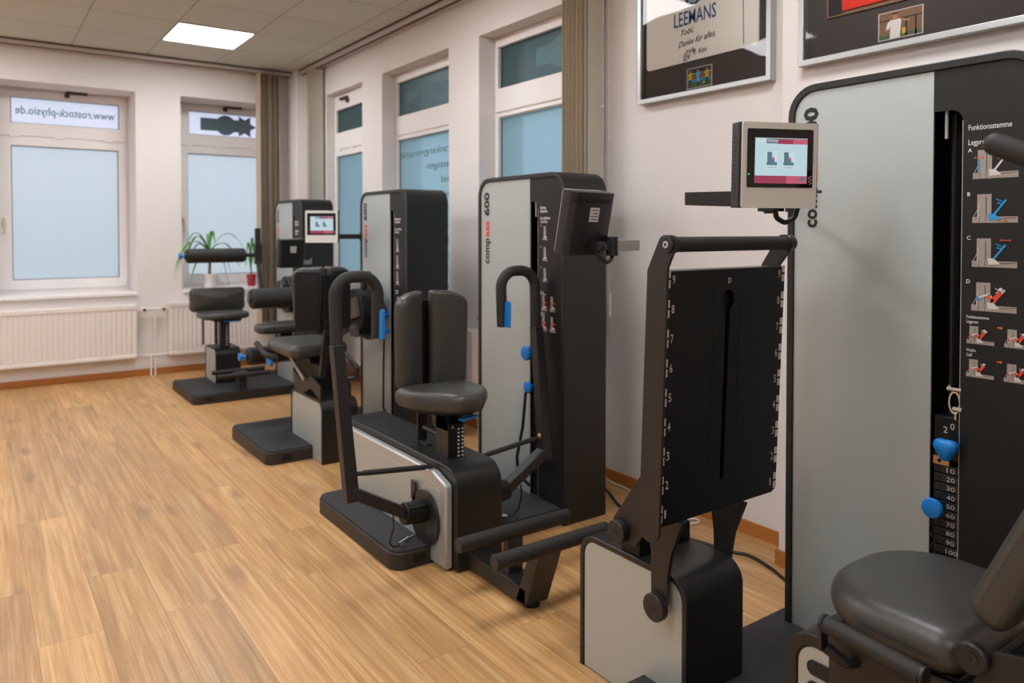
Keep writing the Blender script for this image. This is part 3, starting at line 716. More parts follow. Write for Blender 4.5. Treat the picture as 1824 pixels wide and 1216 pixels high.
def box_housing(root, x0, x1, y0, y1, h, r=.07, t=.018, z0=0.0, name='bench_housing', both=True):
    """charcoal arch over a body with silver cheek panels"""
    b = B(); o = rp([(y0, z0), (y1, z0), (y1, h), (y0, h)], [0, 0, r, r], 8)
    b.prism(o, 'x', x0 + .006, x1 - .006)
    arch_ring(b, y0, y1, h, t, r, x0 - .0005, x0 + .012, z0)
    arch_ring(b, y0, y1, h, t, r, x1 - .012, x1 + .0005, z0)
    hs = obj(name, b, 'shell', root, bevel=.0025)
    for xa, xb in ((x0 + .0035, x0 + .0075), (x1 - .0075, x1 - .0035)):
        b = B(); b.prism(rp([(y0 + t + .002, z0 + .004), (y1 - t - .002, z0 + .004), (y1 - t - .002, h - t - .002), (y0 + t + .002, h - t - .002)], [0, 0, r - t, r - t], 8), 'x', xa, xb)
        obj('silver_side_panel', b, 'silver', hs)
    return hs

# pictograms: grey machine silhouettes printed on the towers; y runs towards the camera to the right
def pictogram(parent, x, y, z, s, kind, mark=None, letters=None):
    """lower-left corner at (y,z); right = -y ; s = width"""
    def P(pts, d): return [(x - .0004 - .00035 * d, y - u * s, z + v * s) for u, v in pts]
    b = B()
    def q(mi, pts, d=0): b.mi = mi; b.poly(P(pts, d))
    def line(mi, u0, v0, u1, v1, w_, d):
        dx, dy = u1 - u0, v1 - v0; L = math.hypot(dx, dy); nx, ny = -dy / L * w_ / 2, dx / L * w_ / 2
        q(mi, [(u0 + nx, v0 + ny), (u1 + nx, v1 + ny), (u1 - nx, v1 - ny), (u0 - nx, v0 - ny)], d)
    def arrow(mi, u, v, L, w_=.016):
        line(mi, u, v, u + L, v, w_, 4)
        for a, sg in ((u, 1), (u + L, -1)): q(mi, [(a, v), (a + sg * .05, v + .028), (a + sg * .05, v - .028)], 4)
    G, K, Wt, Bl, Or, Rd = 0, 1, 2, 3, 4, 5
    if kind[0] == 'press':
        q(G, [(0, 0), (1, 0), (1, .15), (0, .15)]); q(G, [(.11, .0), (.43, .0), (.43, .70), (.11, .70)], 1)
        q(K, [(.305, .17), (.32, .17), (.32, .64), (.305, .64)], 2); line(K, .30, .0, .30, .16, .008, 2); line(K, .17, 0, .17, .16, .008, 2); line(K, .5, .09, .97, .12, .012, 2)
        seat = Bl if 'seat' in kind else Wt; back = Bl if ('seat' in kind or 'back' in kind) else Wt; foot = Bl if 'foot' in kind else Wt
        q(seat, [(.36, .22), (.5, .22), (.64, .08), (.38, .06)], 3)
        lean = .78 if 'steep' not in kind else .66
        line(back, .49, .2, lean - .03, .55, .045, 4); line(back, .555, .475, lean - .10, .455, .022, 4); line(back, .53, .575, lean - .08, .50, .018, 4); line(back, .56, .45, .60, .52, .014, 4)
        line(foot, .13, .12, .15, .48, .03 if foot == Bl else .014, 4); line(Wt, .03, .14, .12, .32, .01, 3)
        if 'foot' in kind: arrow(Or, .02, .52, .24)
        if 'seat' in kind: arrow(Or, .56, .045, .22)
        if 'back' in kind: arrow(Or, .62, .66, .26)
        if 'person' in kind:
            line(Wt, .17, .33, .42, .42, .05, 5); line(Wt, .4, .42, .5, .28, .06, 5); line(Rd, .47, .24, .66, .48, .10, 6); line(Rd, .38, .38, .5, .26, .07, 6)
            q(Wt, [(.66 + .05 * math.cos(k), .55 + .05 * math.sin(k)) for k in (0, .8, 1.6, 2.4, 3.2, 4, 4.8, 5.6)], 6)
            q(Bl if 'd' in kind else Rd, [(.13, .26), (.2, .26), (.17, .36), (.13, .36)], 6)
    else:
        q(G, [(.12, 0), (.62, 0), (.62, .22), (.50, .26), (.50, 1.15), (.22, 1.15), (.22, .26), (.12, .22)]); line(K, .34, .3, .34, 1.05, .02, 1)
        line(Wt, .45, .2, .52, .75, .05, 2); q(Wt, [(.35, .2), (.68, .22), (.66, .3), (.35, .3)], 2); line(Wt, .6, .02, .78, .02, .03, 2)
        if 'person' in kind:
            line(Rd, .5, .38, .44, .78, .16, 3); line(Wt, .5, .36, .74, .30, .07, 4); line(Wt, .72, .32, .84, .06, .05, 4); line(Wt, .5, .68, .7 if 'b' not in kind else .84, .62, .04, 4)
            q(Wt, [(.44 + .07 * math.cos(k), .9 + .07 * math.sin(k)) for k in (0, .8, 1.6, 2.4, 3.2, 4, 4.8, 5.6)], 4)
        if 'low' in kind: q(Bl, [(.5, .05), (.64, .05), (.6, .25), (.52, .25)], 3)
        if 'mid' in kind: q(Bl, [(.5, .5), (.66, .45), (.62, .66), (.5, .7)], 3)
    return obj('pictogram', b, ['grey', 'ink', 'pale', 'bprint', 'orange', 'red'], parent, smooth=False)

def tower(root, y0, y1, H, x0=2.10, x1=2.35, split=.262, rz=.09, stack_top=.62, slot_w=.06, base=.07, nplates=16, slot_top=.125):
    """weight tower, printed face towards -x. y0 near edge, y1 far edge"""
    t = .022; ys = y0 + split; yslot = ys - slot_w
    b = B(); arch_ring(b, y0, y1, H, t, rz, x0, x1, 0.0)
    b.box(x1 - .02, x1 - .001, y0 + t, y1 - t, 0, H - t - .001)
    tw = obj('weight_tower', b, 'shell', root, bevel=.003, seg=3)
    xp = x0 + .006
    b = B(); b.prism(rp([(ys, base), (y1 - t, base), (y1 - t, H - t), (ys, H - t)], [0, 0, rz - t, 0], 8), 'x', xp, xp + .006)
    obj('silver_side_panel', b, 'silver', tw)
    zs = H - slot_top
    pts = rp([(y0 + t, base), (yslot, base), (yslot, zs), (ys, zs), (ys, H - t), (y0 + t, H - t)], [0, 0, .03, 0, 0, rz - t], 6)
    obj('graphic_panel', B().prism(pts, 'x', xp, xp + .006), 'graphic', tw)
    obj('panel_edge', B().prism([(yslot - .0015, base), (yslot + .0005, base), (yslot + .0005, zs - .03), (yslot - .0015, zs - .03)], 'x', xp - .0008, xp + .002), 'silveredge', tw, smooth=False)
    obj('weight_channel', B().box(x0 + .10, x0 + .105, yslot - .12, ys + .12, .02, H - .04), 'deep', tw, smooth=False)
    b = B()
    for yy in (yslot + slot_w * .62, ): b.cyl((x0 + .06, yy, base), (x0 + .06, yy, zs - .005), .007, n=12)
    obj('guide_rod', b, 'plastic', tw)
    b = B().cyl((x0 + .028, ys - slot_w * .32, zs - .07), (x0 + .028, ys - slot_w * .32, zs + .01), .005, n=12); obj('rod_sleeve', b, 'alu', tw)
    obj('lift_cable', B().cyl((x0 + .035, yslot + slot_w * .4, stack_top + .12), (x0 + .035, yslot + slot_w * .4, zs + .02), .0025, n=8), 'deep', tw)
    # brand lettering, reading upwards along the far edge
    L = .36; yy = y1 - .096; zz = H - .43 if H < 1.6 else 1.312
    b = B(); text_bm(b, 'comp', .062, (xp - .0004, yy, zz), UPZ, (0, 1, 0), width=L * .36, bold=.03); o1 = obj('lettering', b, 'ink', tw, smooth=False)
    b = B(); text_bm(b, 'ass', .062, (xp - .0004, yy, zz + L * .375), UPZ, (0, 1, 0), width=L * .225, bold=.03); text_bm(b, 'o', .02, (xp - .0004, yy + .036, zz + L * .605), UPZ, (0, 1, 0), width=.009, bold=.01)
    obj('lettering', b, 'red', tw, smooth=False)
    b = B(); text_bm(b, '600', .062, (xp - .0004, yy, zz + L * .67), UPZ, (0, 1, 0), width=L * .33, bold=.04); obj('lettering', b, 'ink', tw, smooth=False)
    return tw, xp, ys, yslot

def knob(root, p, r=.03, name='selector_pin', axis=(-1, 0, 0), cord=True):
    """blue mushroom pin, p = face centre on the stack"""
    p = Vector(p); a = Vector(axis)
    b = B().lathe(p, a, [(0, r * .3), (r * .8, r * .32), (r * 1.0, r * .45), (r * 1.35, r), (r * 1.6, r * 1.02), (r * 1.78, r * .9), (r * 1.86, r * .5), (r * 1.88, 0)])
    return obj(name, b, 'blue', root)

def face_text(parent, lines, x, y, z, size, pitch, m='white', bold=.015, widths=None):
    b = B()
    for i, s_ in enumerate(lines):
        if s_: text_bm(b, s_, size, (x - .0004, y, z - i * pitch), (0, -1, 0), UPZ, bold=bold, width=widths[i] if widths else None)
    return obj('printed_text', b, m, parent, smooth=False)

def monitor(root, c, yaw, face_cam=True, W_=.245, H_=.25, pitch=0.0, screen=None):
    """touch monitor; c = centre, front normal = local -y after yaw; returns root part"""
    R = Matrix.Translation(Vector(c)) @ Matrix.Rotation(yaw, 4, 'Z') @ Matrix.Rotation(pitch, 4, 'X')
    def T(bb):
        bb.bm.transform(R) if hasattr(bb.bm, 'transform') else None
        return bb
    h, v = W_ / 2, H_ / 2
    b = B(); b.prism(rp([(-h, -.002), (h, -.002), (h + .0, .034), (h - .012, .056), (-h + .012, .056), (-h, .034)], [.002, .002, .006, .01, .01, .006], 3), 'z', -v, v)
    T(b); mo = obj('monitor', b, 'plastic', root, bevel=.004)
    b = B(); b.prism(rp([(-h + .006, -v), (h - .006, -v), (h - .006, v), (-h + .006, v)], .006, 3), 'y', -.008, .0); T(b); obj('monitor_bezel', b, 'bezel', mo)
    b = B(); b.prism(rp([(-h + .018, -v + .05), (h - .018, -v + .05), (h - .018, v - .016), (-h + .018, v - .016)], .003, 2), 'y', -.0092, -.006); T(b); obj('touch_glass', b, 'glassblk', mo)
    su0, su1, sv0, sv1 = -h + .038, h - .034, -v + .060, v - .038
    def q(bb, mi, u0, u1, v0, v1, d): bb.mi = mi; bb.poly([(su0 + (su1 - su0) * u, -.0096 - .0002 * d, sv0 + (sv1 - sv0) * w_) for u, w_ in ((u0, v0), (u1, v0), (u1, v1), (u0, v1))])
    b = B(); q(b, 0, 0, 1, 0, 1, 0); q(b, 1, 0, 1, 0, .17, 1); q(b, 2, .6, 1, 0, .17, 2); q(b, 1, .42, 1, .87, .985, 1); q(b, 2, .72, 1, .87, .985, 2); q(b, 3, .21, .44, .88, .985, 3)
    q(b, 3, .86, .96, .06, .15, 3)
    for u in (.22, .54):
        q(b, 4, u - .02, u + .22, .32, .70, 1)
        q(b, 5, u, u + .2, .40, .47, 2); q(b, 5, u + .01, u + .1, .4, .69, 3); q(b, 3, u + .09, u + .15, .46, .55, 4); q(b, 2, u + .1, u + .14, .52, .58, 5); q(b, 3, u + .01, u + .19, .345, .355, 3)
    T(b); obj('screen', b, ['s_bg', 's_red', 's_pink', 's_mauve', 's_bg2', 's_dark'], mo, smooth=False)
    b = B()
    for tx, u, w0, v_, sz in (('Gewichte', .02, .18, .915, .010), ('Positionierung', .225, .2, .915, .010)):
        text_bm(b, tx, sz, (su0 + (su1 - su0) * u, -.0108, sv0 + (sv1 - sv0) * v_), (1, 0, 0), UPZ, width=(su1 - su0) * w0)
    T(b); obj('screen_text', b, 's_white', mo, smooth=False)
    b = B()
    for k in range(14): u_ = h - .026 + .004 * math.sin(k * 1.1); b.box(u_, u_ + .0012, -.0096, -.0092, -v + .058 + k * .0015, -v + .0605 + k * .0015)
    T(b); obj('glass_logo', b, 'pale', mo, smooth=False)
    b = B(); b.poly([(-h + .023 + .002 * math.cos(k), -.0095, -v + .082 + .002 * math.sin(k)) for k in range(0, 6)]); T(b); obj('status_light', b, 'led', mo, smooth=False)
    # back: vents, screws, sticker
    b = B()
    for k in range(15): b.box(-h - .0008, -h + .004, .012, .028, -v * .78 + k * H_ * .78 / 14 * .98, -v * .78 + k * H_ * .78 / 14 * .98 + .003)
    for k in range(22): b.box(-h + .03 + k * .0085, -h + .033 + k * .0085, .054, .0568, v - .035, v - .02)
    for u, w_ in ((-.035, .07), (.035, .07), (-.035, -.03), (.035, -.03)): b.cyl((u, .054, w_), (u, .0568, w_), .004, n=10)
    T(b); obj('vent_slot', b, 'deep', mo, smooth=False)
    b = B(); b.box(-.025, .02, .0555, .0566, .008, .055); T(b); obj('type_sticker', b, 'label', mo, smooth=False)
    b = B()
    for k, (u0, u1) in enumerate(((-.018, .012), (-.02, .016), (-.018, .004), (-.02, .016))): b.box(u0, u1, .0566, .0569, .015 + k * .010, .0175 + k * .010)
    T(b); obj('sticker_print', b, 'ink', mo, smooth=False)
    return mo, R

# ------------------------------------------------------------------ leg press, nearest machine
G4 = 'weight tower training machines'
t = thing('leg_press_machine', 'nearest machine with upright black foot plate numbered 1 to 9 and tall silver tower', 'leg press', (1.6, 1.1, 0), G4)
platform(t, 1.34, 2.33, .10, 1.457, h=.09, r=.03)
tw, xp, ys, ysl = tower(t, .714, 1.403, 1.74, x0=2.04, x1=2.34, split=.259, slot_w=.072, slot_top=.128, base=.09, stack_top=.76)
face_text(tw, ['Funktionsstemme'], xp, .887, 1.555, .020, .03, widths=[.098], bold=.008)
face_text(tw, ['Legpress'], xp, .887, 1.518, .020, .03, widths=[.049], bold=.008)
for i, (k, zz) in enumerate((('press foot', 1.432), ('press seat', 1.322), ('press back', 1.212), ('press person d', 1.102))):
    pictogram(tw, xp, .876, zz, .102, k.split()); face_text(tw, ['ABCD'[i]], xp, .888, zz + .068, .014, .02)
face_text(tw, ['Funktionsstemme', 'Legpress'], xp, .886, 1.082, .011, .012, widths=[.052, .027], bold=.008)
face_text(tw, ['Waden', 'Calf'], xp, .886, .998, .011, .012, widths=[.022, .014], bold=.008)
for zz, k in ((1.018, ''), (.934, 'steep')):
    for yy in (.886, .800):
        pictogram(tw, xp, yy, zz, .064, ['press', 'person', k])
    b = B(); b.poly([(xp - .0006, .816 - u, zz + .046 + v) for u, v in ((0, .0015), (.008, .0015), (.008, .004), (.013, 0), (.008, -.004), (.008, -.0015), (0, -.0015))]); obj('direction_arrow', b, 'orange', tw, smooth=False)
# weight stack
xs = 2.04 + .018
hd = obj('stack_head', B().box(xs, xs + .07, ysl + .003, ys - .004, .705, .818), 'deep', t, bevel=.002)
b = B(); text_bm(b, '0', .024, (xs - .0012, ysl + .026, .787), (0, -1, 0), UPZ); text_bm(b, '2', .024, (xs - .0012, ysl + .043, .776), (0, -1, 0), UPZ); obj('printed_digits', b, 'pale', hd, smooth=False)
b = B(); b.box(xs - .002, xs + .06, ysl + .028, ys - .004, .690, .7115); b.mi = 1; b.cyl((xs - .0024, ys - .02, .70), (xs - .0018, ys - .02, .70), .005, n=14)
obj('brass_plate', b, ['brass', 'deep'], t, smooth=False)
for k in range(24):
    z1 = .6895 - k * .0236
    b = B(); b.box(xs, xs + .07, ysl + .002, ys - .004, z1 - .0205, z1, ch=.002); b.mi = 1; b.cyl((xs - .0006, ys - .02, z1 - .0103), (xs + .001, ys - .02, z1 - .0103), .0062, n=14)
    wp = obj('weight_plate', b, ['shell', 'ink'], t, bevel=.0015)
    b = B(); text_bm(b, str((k + 1) * 10), .0175, (xs - .0008, ysl + .034, z1 - .0168), (0, -1, 0), UPZ, width=.0205 if k < 9 else .029); obj('plate_number', b, 'pale', wp, smooth=False)
b = B().lathe((2.05, .915, .748), (-1, 0, 0), [(0, .010), (.02, .012), (.028, .023), (.042, .028), (.052, .026), (.058, .018), (.06, 0)], n=3 * 8)
for v in b.bm.verts:
    a = math.atan2(v.co.z - .748, v.co.y - .915); f = 1 + .16 * math.cos(3 * (a + math.pi / 2)); v.co.y = .915 + (v.co.y - .915) * f; v.co.z = .748 + (v.co.z - .748) * f
obj('dial_knob', b, 'blue', t)
knob(t, (2.055, .951, .583), r=.026)
b = B().tube([(2.01, .952, .565), (2.018, .95, .54), (2.02, .948, .525)], .0025, fil=.01)
n = 46; b.tube([(2.02 + .006 * math.cos(k * .9), .948 + .006 * math.sin(k * .9), .525 - k * .0045) for k in range(n)], .0017, n=6)
obj('coiled_cord', b, 'deep', t)
# steel clamp on the cable
b = B(); b.ring([(.915 + .015 * math.cos(k / 16 * 6.283), .86 + .03 * math.sin(k / 16 * 6.283)) for k in range(16)], [(.915 + .011 * math.cos(k / 16 * 6.283), .86 + .025 * math.sin(k / 16 * 6.283)) for k in range(16)], 'x', 2.05, 2.075)
b.cyl((2.045, .93, .895), (2.045, .895, .895), .006, n=12); b.cyl((2.05, .928, .90), (2.08, .928, .90), .004, n=10); b.cyl((2.045, .915, .845), (2.045, .893, .845), .007, n=12); b.cyl((2.06, .915, .815), (2.06, .915, .835), .006, n=12)
obj('cable_clamp', b, 'chrome', t)
# foot end housing
fh = box_housing(t, 1.472, 1.70, 1.298, 1.715, .402, r=.062, t=.016, name='foot_end_housing')
obj('housing_joint', B().box(1.4712, 1.7008, 1.2972, 1.300, .262, .2636), 'ink', fh, smooth=False)
# swinging foot plate
YT, YB, ZT, ZB = 1.280, 1.306, 1.203, .562
X0, X1, XC = 1.376, 1.852, 1.612
def pyat(z): return YB + (YT - YB) * (z - ZB) / (ZT - ZB)
def slanted(pts, d0, d1, b):
    """polygon in x,z on the foot plate's leaning plane"""
    A = [b.bm.verts.new((p[0], pyat(p[1]) + d0, p[1])) for p in pts]; Q = [b.bm.verts.new((p[0], pyat(p[1]) + d1, p[1])) for p in pts]
    b.face(A); b.face(Q[::-1])
    for k in range(len(pts)): b.face((A[k], Q[k], Q[(k + 1) % len(pts)], A[(k + 1) % len(pts)]))
arcL = [(XC - .024 * math.sin(a), 1.122 + .027 * math.cos(a)) for a in [k / 12 * 2.75 for k in range(13)]]
keyL = arcL + [(XC - .0085, 1.09), (XC - .0075, .65), (XC - .0045, .643), (XC, .640)]
b = B(); slanted(rp([(X0 + .006, ZB + .03), (X0 + .006, ZT - .004), (XC, ZT)], 0)[:0] + [(X0, ZB), (X0, ZT), (XC, ZT)] + keyL + [(XC, ZB)], 0, .008, b)
keyR = [(2 * XC - x, z) for x, z in keyL]
slanted([(XC, ZT), (X1, ZT), (X1, ZB + .02), (X1 - .006, ZB + .006), (X1 - .02, ZB), (XC, ZB)] + keyR[::-1], 0, .008, b)
fp = obj('foot_plate', b, 'deep', t, smooth=False)
b = B(); slanted([(X0 + .004, ZB + .006), (X1 - .004, ZB + .006), (X1 - .004, ZT - .002), (X0 + .004, ZT - .002)], .022, .032, b); obj('plate_backing', b, 'ink', fp, smooth=False)
b = B(); slanted([(X0, ZT - .004), (X1, ZT - .004), (X1, ZT), (X0, ZT)], .008, .06, b); obj('top_flange', b, 'shell', fp, smooth=False)
b = B()
for xx in (XC - .055, XC + .052): slanted([(xx, ZB + .03), (xx + .0012, ZB + .03), (xx + .0012, ZT - .03), (xx, ZT - .03)], -.0006, .0, b)
obj('seam_line', b, 'shell', fp, smooth=False)
for k in range(9):
    z = 1.184 - .589 / 8 * k
    for sx, x0 in ((1, X0 + .001), (-1, X1 - .001)):
        b = B()
        for dz in (-.0225, .0025):
            a0, a1 = sorted((x0, x0 + sx * .0125)); slanted([(a0, z + dz), (a1, z + dz), (a1, z + dz + .0195), (a0, z + dz + .0195)], -.0007, -.0001, b)
        mk = obj('scale_mark', b, 'pale', fp, smooth=False)
        b = B(); text_bm(b, str(9 - k), .030, (x0 + (.0185 if sx > 0 else -.0300), pyat(z) - .0006, z - .0115), (1, 0, 0), UPZ, width=.0105 if k < 8 else .0055, bold=.012); obj('scale_number', b, 'pale', mk, smooth=False)
b = B(); text_bm(b, 'D', .02, (XC - .006, pyat(1.172) - .001, 1.166), (1, 0, 0), UPZ, bold=.02); obj('plate_letter', b, 'pale', fp, smooth=False)
for xa in (X0 - .009, X1 - .012):
    pts = rp([(1.296, .522), (1.366, .522), (1.338, 1.205), (1.293, 1.292), (1.246, 1.292), (1.246, 1.262), (1.271, 1.212)], [.034, .034, .02, .023, .02, .01, .012], 6)
    if xa > 1.6: pts = rp([(1.330, .60), (1.376, .60), (1.350, 1.205), (1.293, 1.292), (1.246, 1.292), (1.246, 1.262), (1.290, 1.206)], [.01, .02, .02, .023, .02, .01, .012], 6)
    obj('side_arm', B().prism(pts, 'x', xa, xa + .008), 'black', t, bevel=.001)
b = B().cyl((X0 + .004, 1.268, 1.269), (X1 - .002, 1.268, 1.269), .019, n=32)
hb = obj('grip_bar', b, 'foam', t)
for a_, c_, r_ in ((X0 - .002, X0 + .012, .022), (X1 - .014, X1 + .010, .022), (X0 - .018, X0 - .009, .020)): obj('grip_collar', B().cyl((a_, 1.268, 1.269), (c_, 1.268, 1.269), r_, n=32, ch=.002), 'plastic', hb)
b = B().cyl((X0 - .0195, 1.268, 1.269), (X0 - .017, 1.268, 1.269), .009, n=20); b.mi = 1; b.cyl((X0 - .0203, 1.268, 1.269), (X0 - .019, 1.268, 1.269), .004, n=6); obj('bar_bolt', b, ['alu', 'ink'], hb)
for xa in (1.452, 1.704):
    out_ = [(1.348, .315), (1.402, .315), (1.404, .45), (1.412, .50), (1.392, .60), (1.385, .69), (1.345, .69), (1.342, .575), (1.334, .5595), (1.296, .5595), (1.314, .515), (1.334, .465), (1.346, .40)]
    if xa > 1.6: out_ = [(y, z) for y, z in out_]
    obj('swing_leg', B().prism(rp(out_, [.02, .02, .06, .05, .01, .01, .002, .002, .002, .002, .04, .05, .05], 5), 'x', xa, xa + .012), 'black', t, bevel=.001)
    if xa < 1.6: obj('brace_plate', B().prism(rp([(1.345, .73), (1.375, .56), (1.46, .445), (1.54, .445), (1.545, .50), (1.40, .70)], [.01, .02, .02, .02, .02, .02]), 'x', xa - .004 if xa < 1.6 else xa + .014, xa + .004 if xa < 1.6 else xa + .022), 'black', t, bevel=.001)
for xa, xb in ((1.43, 1.452), (1.716, 1.738)):
    b = B().cyl((xa, 1.376, .318), (xb, 1.376, .318), .036, n=36, ch=.002); pv = obj('pivot_disc', b, 'black', t)
    xo = xa if xa < 1.6 else xb; sg = -1 if xa < 1.6 else 1
    b = B().cyl((xo, 1.376, .318), (xo + sg * .0008, 1.376, .318), .011, n=24); b.mi = 1; b.cyl((xo, 1.376, .318), (xo + sg * .0015, 1.376, .318), .006, n=6); obj('pivot_bolt', b, ['shell', 'ink'], pv)
b = B().cyl((1.425, 1.513, .474), (1.447, 1.513, .474), .032, n=32, ch=.002); b.cyl((1.447, 1.513, .474), (1.47, 1.513, .474), .027, n=32); b.cyl((1.47, 1.513, .474), (1.72, 1.513, .474), .022, n=28)
ra = obj('rear_axle', b, 'black', t)
b = B().cyl((1.4242, 1.513, .474), (1.4255, 1.513, .474), .010, n=20); b.mi = 1; b.cyl((1.4236, 1.513, .474), (1.425, 1.513, .474), .005, n=6); obj('axle_bolt', b, ['shell', 'ink'], ra)
obj('axle_block', B().box(1.482, 1.69, 1.475, 1.55, .398, .46), 'deep', t, smooth=False, bevel=.006)
# carriage, seat, backrest
cg = box_housing(t, 1.44, 1.72, .30, .985, .445, r=.07, t=.026, z0=.09, name='seat_carriage')
b = B()
for z in (.375, .33, .285): b.prism(rp([(.72, z - .018), (.935, z - .018), (.935, z + .014), (.72, z + .014)], .0155), 'x', 1.4405, 1.444)
obj('side_slot', b, 'ink', cg); b = B(); text_bm(b, '1', .022, (1.4395, .905, .322), (0, -1, 0), UPZ); obj('slot_number', b, 'white', cg, smooth=False)
b = B(); b.pad(rp([(1.388, .605), (1.772, .605), (1.772, .918), (1.388, .918)], [.05, .05, .17, .18], 8), .088, .042, .008, Matrix.Translation((0, 0, .498)))
obj('seat', b, 'vinyl', t)
obj('seat_pan', B().box(1.42, 1.74, .62, .86, .478, .502), 'deep', t, smooth=False, bevel=.005)
b = B(); b.prism([(.862, .13), (.862, .478), (.60, .50), (.56, .585), (.50, .60), (.30, .55), (.25, .13)], 'x', 1.404, 1.412); b.box(1.404, 1.442, .40, .80, .14, .30)
obj('seat_bracket', b, 'black', t, smooth=False, bevel=.002)
b = B().cyl((1.356, .655, .515), (1.356, .838, .528), .0175, n=28)
hd = obj('side_handle', b, 'foam', t)
for p in ((.843, .528), (.650, .515)):
    b = B(); b.cyl((1.356, p[0] - .004, p[1]), (1.356, p[0] + .004, p[1]), .0185, n=28, ch=.0015); b.prism(rp([(p[0] - .003, p[1] - .05), (p[0] + .003, p[1] - .05), (p[0] + .003, p[1]), (p[0] - .003, p[1])], .001), 'x', 1.342, 1.366)
    b.tube([(1.356, p[0], p[1] - .045), (1.385, p[0] - .03, p[1] - .075), (1.406, p[0] - .04, p[1] - .075)], .011, fil=.01); obj('handle_end', b, 'plastic', hd, bevel=.001)
obj('adjuster_knob', B().cyl((1.375, .70, .42), (1.404, .70, .42), .022, n=28, ch=.003), 'plastic', t)
b = B().cyl((1.385, .588, .565), (1.404, .588, .565), .027, n=32, ch=.003); b.mi = 1; b.cyl((1.3835, .588, .565), (1.386, .588, .565), .014, n=24); b.mi = 0; b.cyl((1.3825, .588, .565), (1.385, .588, .565), .004, n=12)
obj('hinge_disc', b, ['shell', 'plastic'], t)
th = math.atan2(.083, .184); vv = Vector((0, -math.sin(th), math.cos(th))); ww = Vector((0, math.cos(th), math.sin(th)))
Mx = Matrix(((1, 0, 0, 0), (0, vv.y, ww.y, 0), (0, vv.z, ww.z, 0), (0, 0, 0, 1))); Mx.translation = Vector((1.58, .552, .604))
b = B(); b.pad(rp([(-.185, 0), (.185, 0), (.185, .74), (-.185, .74)], [.04, .04, .08, .08], 6), .068, .022, .008, Mx); bk = obj('backrest', b, 'vinyl', t)
for uu in (.016, .050):
    b = B(); 
    for k in range(78): p = Mx @ Vector((-.1858, .035 + k * .0085, uu)); q = Mx @ Vector((-.1858, .0395 + k * .0085, uu)); b.beam(p, q, .0012, .0012, up=(0, 1, .3))
    o_ = obj('stitching', b, 'seam', bk, smooth=False); o_['kind'] = 'stuff'
b = B(); p0 = Mx @ Vector((-.12, .01, -.03)); p1 = Mx @ Vector((-.12, .70, -.03)); b.beam(p0, p1, .03, .05, up=(1, 0, 0)); p0 = Mx @ Vector((.12, .01, -.03)); p1 = Mx @ Vector((.12, .70, -.03)); b.beam(p0, p1, .03, .05, up=(1, 0, 0))
obj('backrest_frame', b, 'black', t, smooth=False, bevel=.003)
b = B(); p = Mx @ Vector((-.17, .06, -.028)); b.beam(p, p + vv * .022, .03, .02, up=(1, 0, 0)); obj('latch', b, 'chrome', t, smooth=False, bevel=.003)
for sx in (1.405, 1.755):
    b = B().tube([(sx, .566, 1.447), (sx, .48, 1.407), (sx, .30, 1.323)], .0195, n=24, dome=True); g_ = obj('shoulder_grip', b, 'foam', t)
    b = B().tube([(sx, .34, 1.337), (sx, .26, 1.22), (sx + (.03 if sx < 1.5 else -.03), .235, 1.18)], .014, fil=.04); obj('grip_stem', b, 'black', g_)
# monitor and arm
mo, R = monitor(t, (1.606, 1.131, 1.462), math.radians(-24), W_=.212, H_=.208, pitch=.03)
b = B(); zt = 1.392
b.beam((2.10, 1.425, zt), (1.618, 1.437, zt), .007, .036); b.beam((1.62, 1.437, zt), (1.662, 1.20, zt - .004), .007, .036); b.box(2.06, 2.12, 1.40, 1.425, zt - .03, zt + .03)
ar = obj('monitor_arm', b, 'plastic', t, smooth=False, bevel=.001)
b = B().cyl((1.662, 1.198, zt - .045), (1.662, 1.198, zt + .03), .012, n=20); b.box(1.640, 1.685, 1.168, 1.215, zt - .04, zt - .022); b.box(1.645, 1.68, 1.135, 1.20, zt - .03, zt); obj('arm_joint', b, 'plastic', t)
b = B().tube([(1.64, 1.165, 1.37), (1.655, 1.17, 1.335), (1.685, 1.165, 1.322), (1.71, 1.155, 1.335), (1.72, 1.15, 1.37)], .0065, fil=.02); obj('monitor_cable', b, 'cable', t)

# ------------------------------------------------------------------ chest press, in the middle
t = thing('chest_press_machine', 'middle machine with a two-pad backrest, two hooked hand grips and long silver-sided bench', 'chest press', (1.65, 2.9, 0), G4)
platform(t, 1.283, 2.245, 2.575, 3.385, h=.074, r=.06)
tw, xp, ys, ysl = tower(t, 2.556, 3.25, 1.568, split=.258, slot_w=.062, slot_top=.128, base=.074)
face_text(tw, ['Ruderzug', 'Brustpresse'], xp, 2.733, 1.404, .018, .016, widths=[.040, .050])
face_text(tw, ['Rowing Machine', 'Chest Press'], xp, 2.733, 1.356, .018, .016, widths=[.070, .050])
for k, zz in zip(('sit', 'sit', 'sit low'), (1.262, 1.168, 1.072)): pictogram(tw, xp, 2.722, zz, .055, k.split())
for z in (1.325, 1.228, 1.135): face_text(tw, ['A' if z > 1.3 else 'B' if z > 1.2 else 'C'], xp, 2.733, z, .010, .01)
face_text(tw, ['Ruderzug', 'Rowing Machine'], xp, 2.733, 1.022, .011, .010, widths=[.026, .042])
face_text(tw, ['Brustpresse', 'Chest Press'], xp, 2.733, .928, .011, .010, widths=[.032, .030])
for zz in (.940, .848):
    pictogram(tw, xp, 2.733, zz, .060, ['sit', 'person']); pictogram(tw, xp, 2.672, zz, .060, ['sit', 'person', 'b'])
for k in range(16):
    z1 = .56 - k * .03; wp = obj('weight_plate', B().box(2.118, 2.19, ysl + .003, ys - .003, z1 - .027, z1), 'deep', t, smooth=False)
knob(t, (2.115, 2.785, .742), r=.034, name='dial_knob'); knob(t, (2.115, 2.785, .582), r=.028)
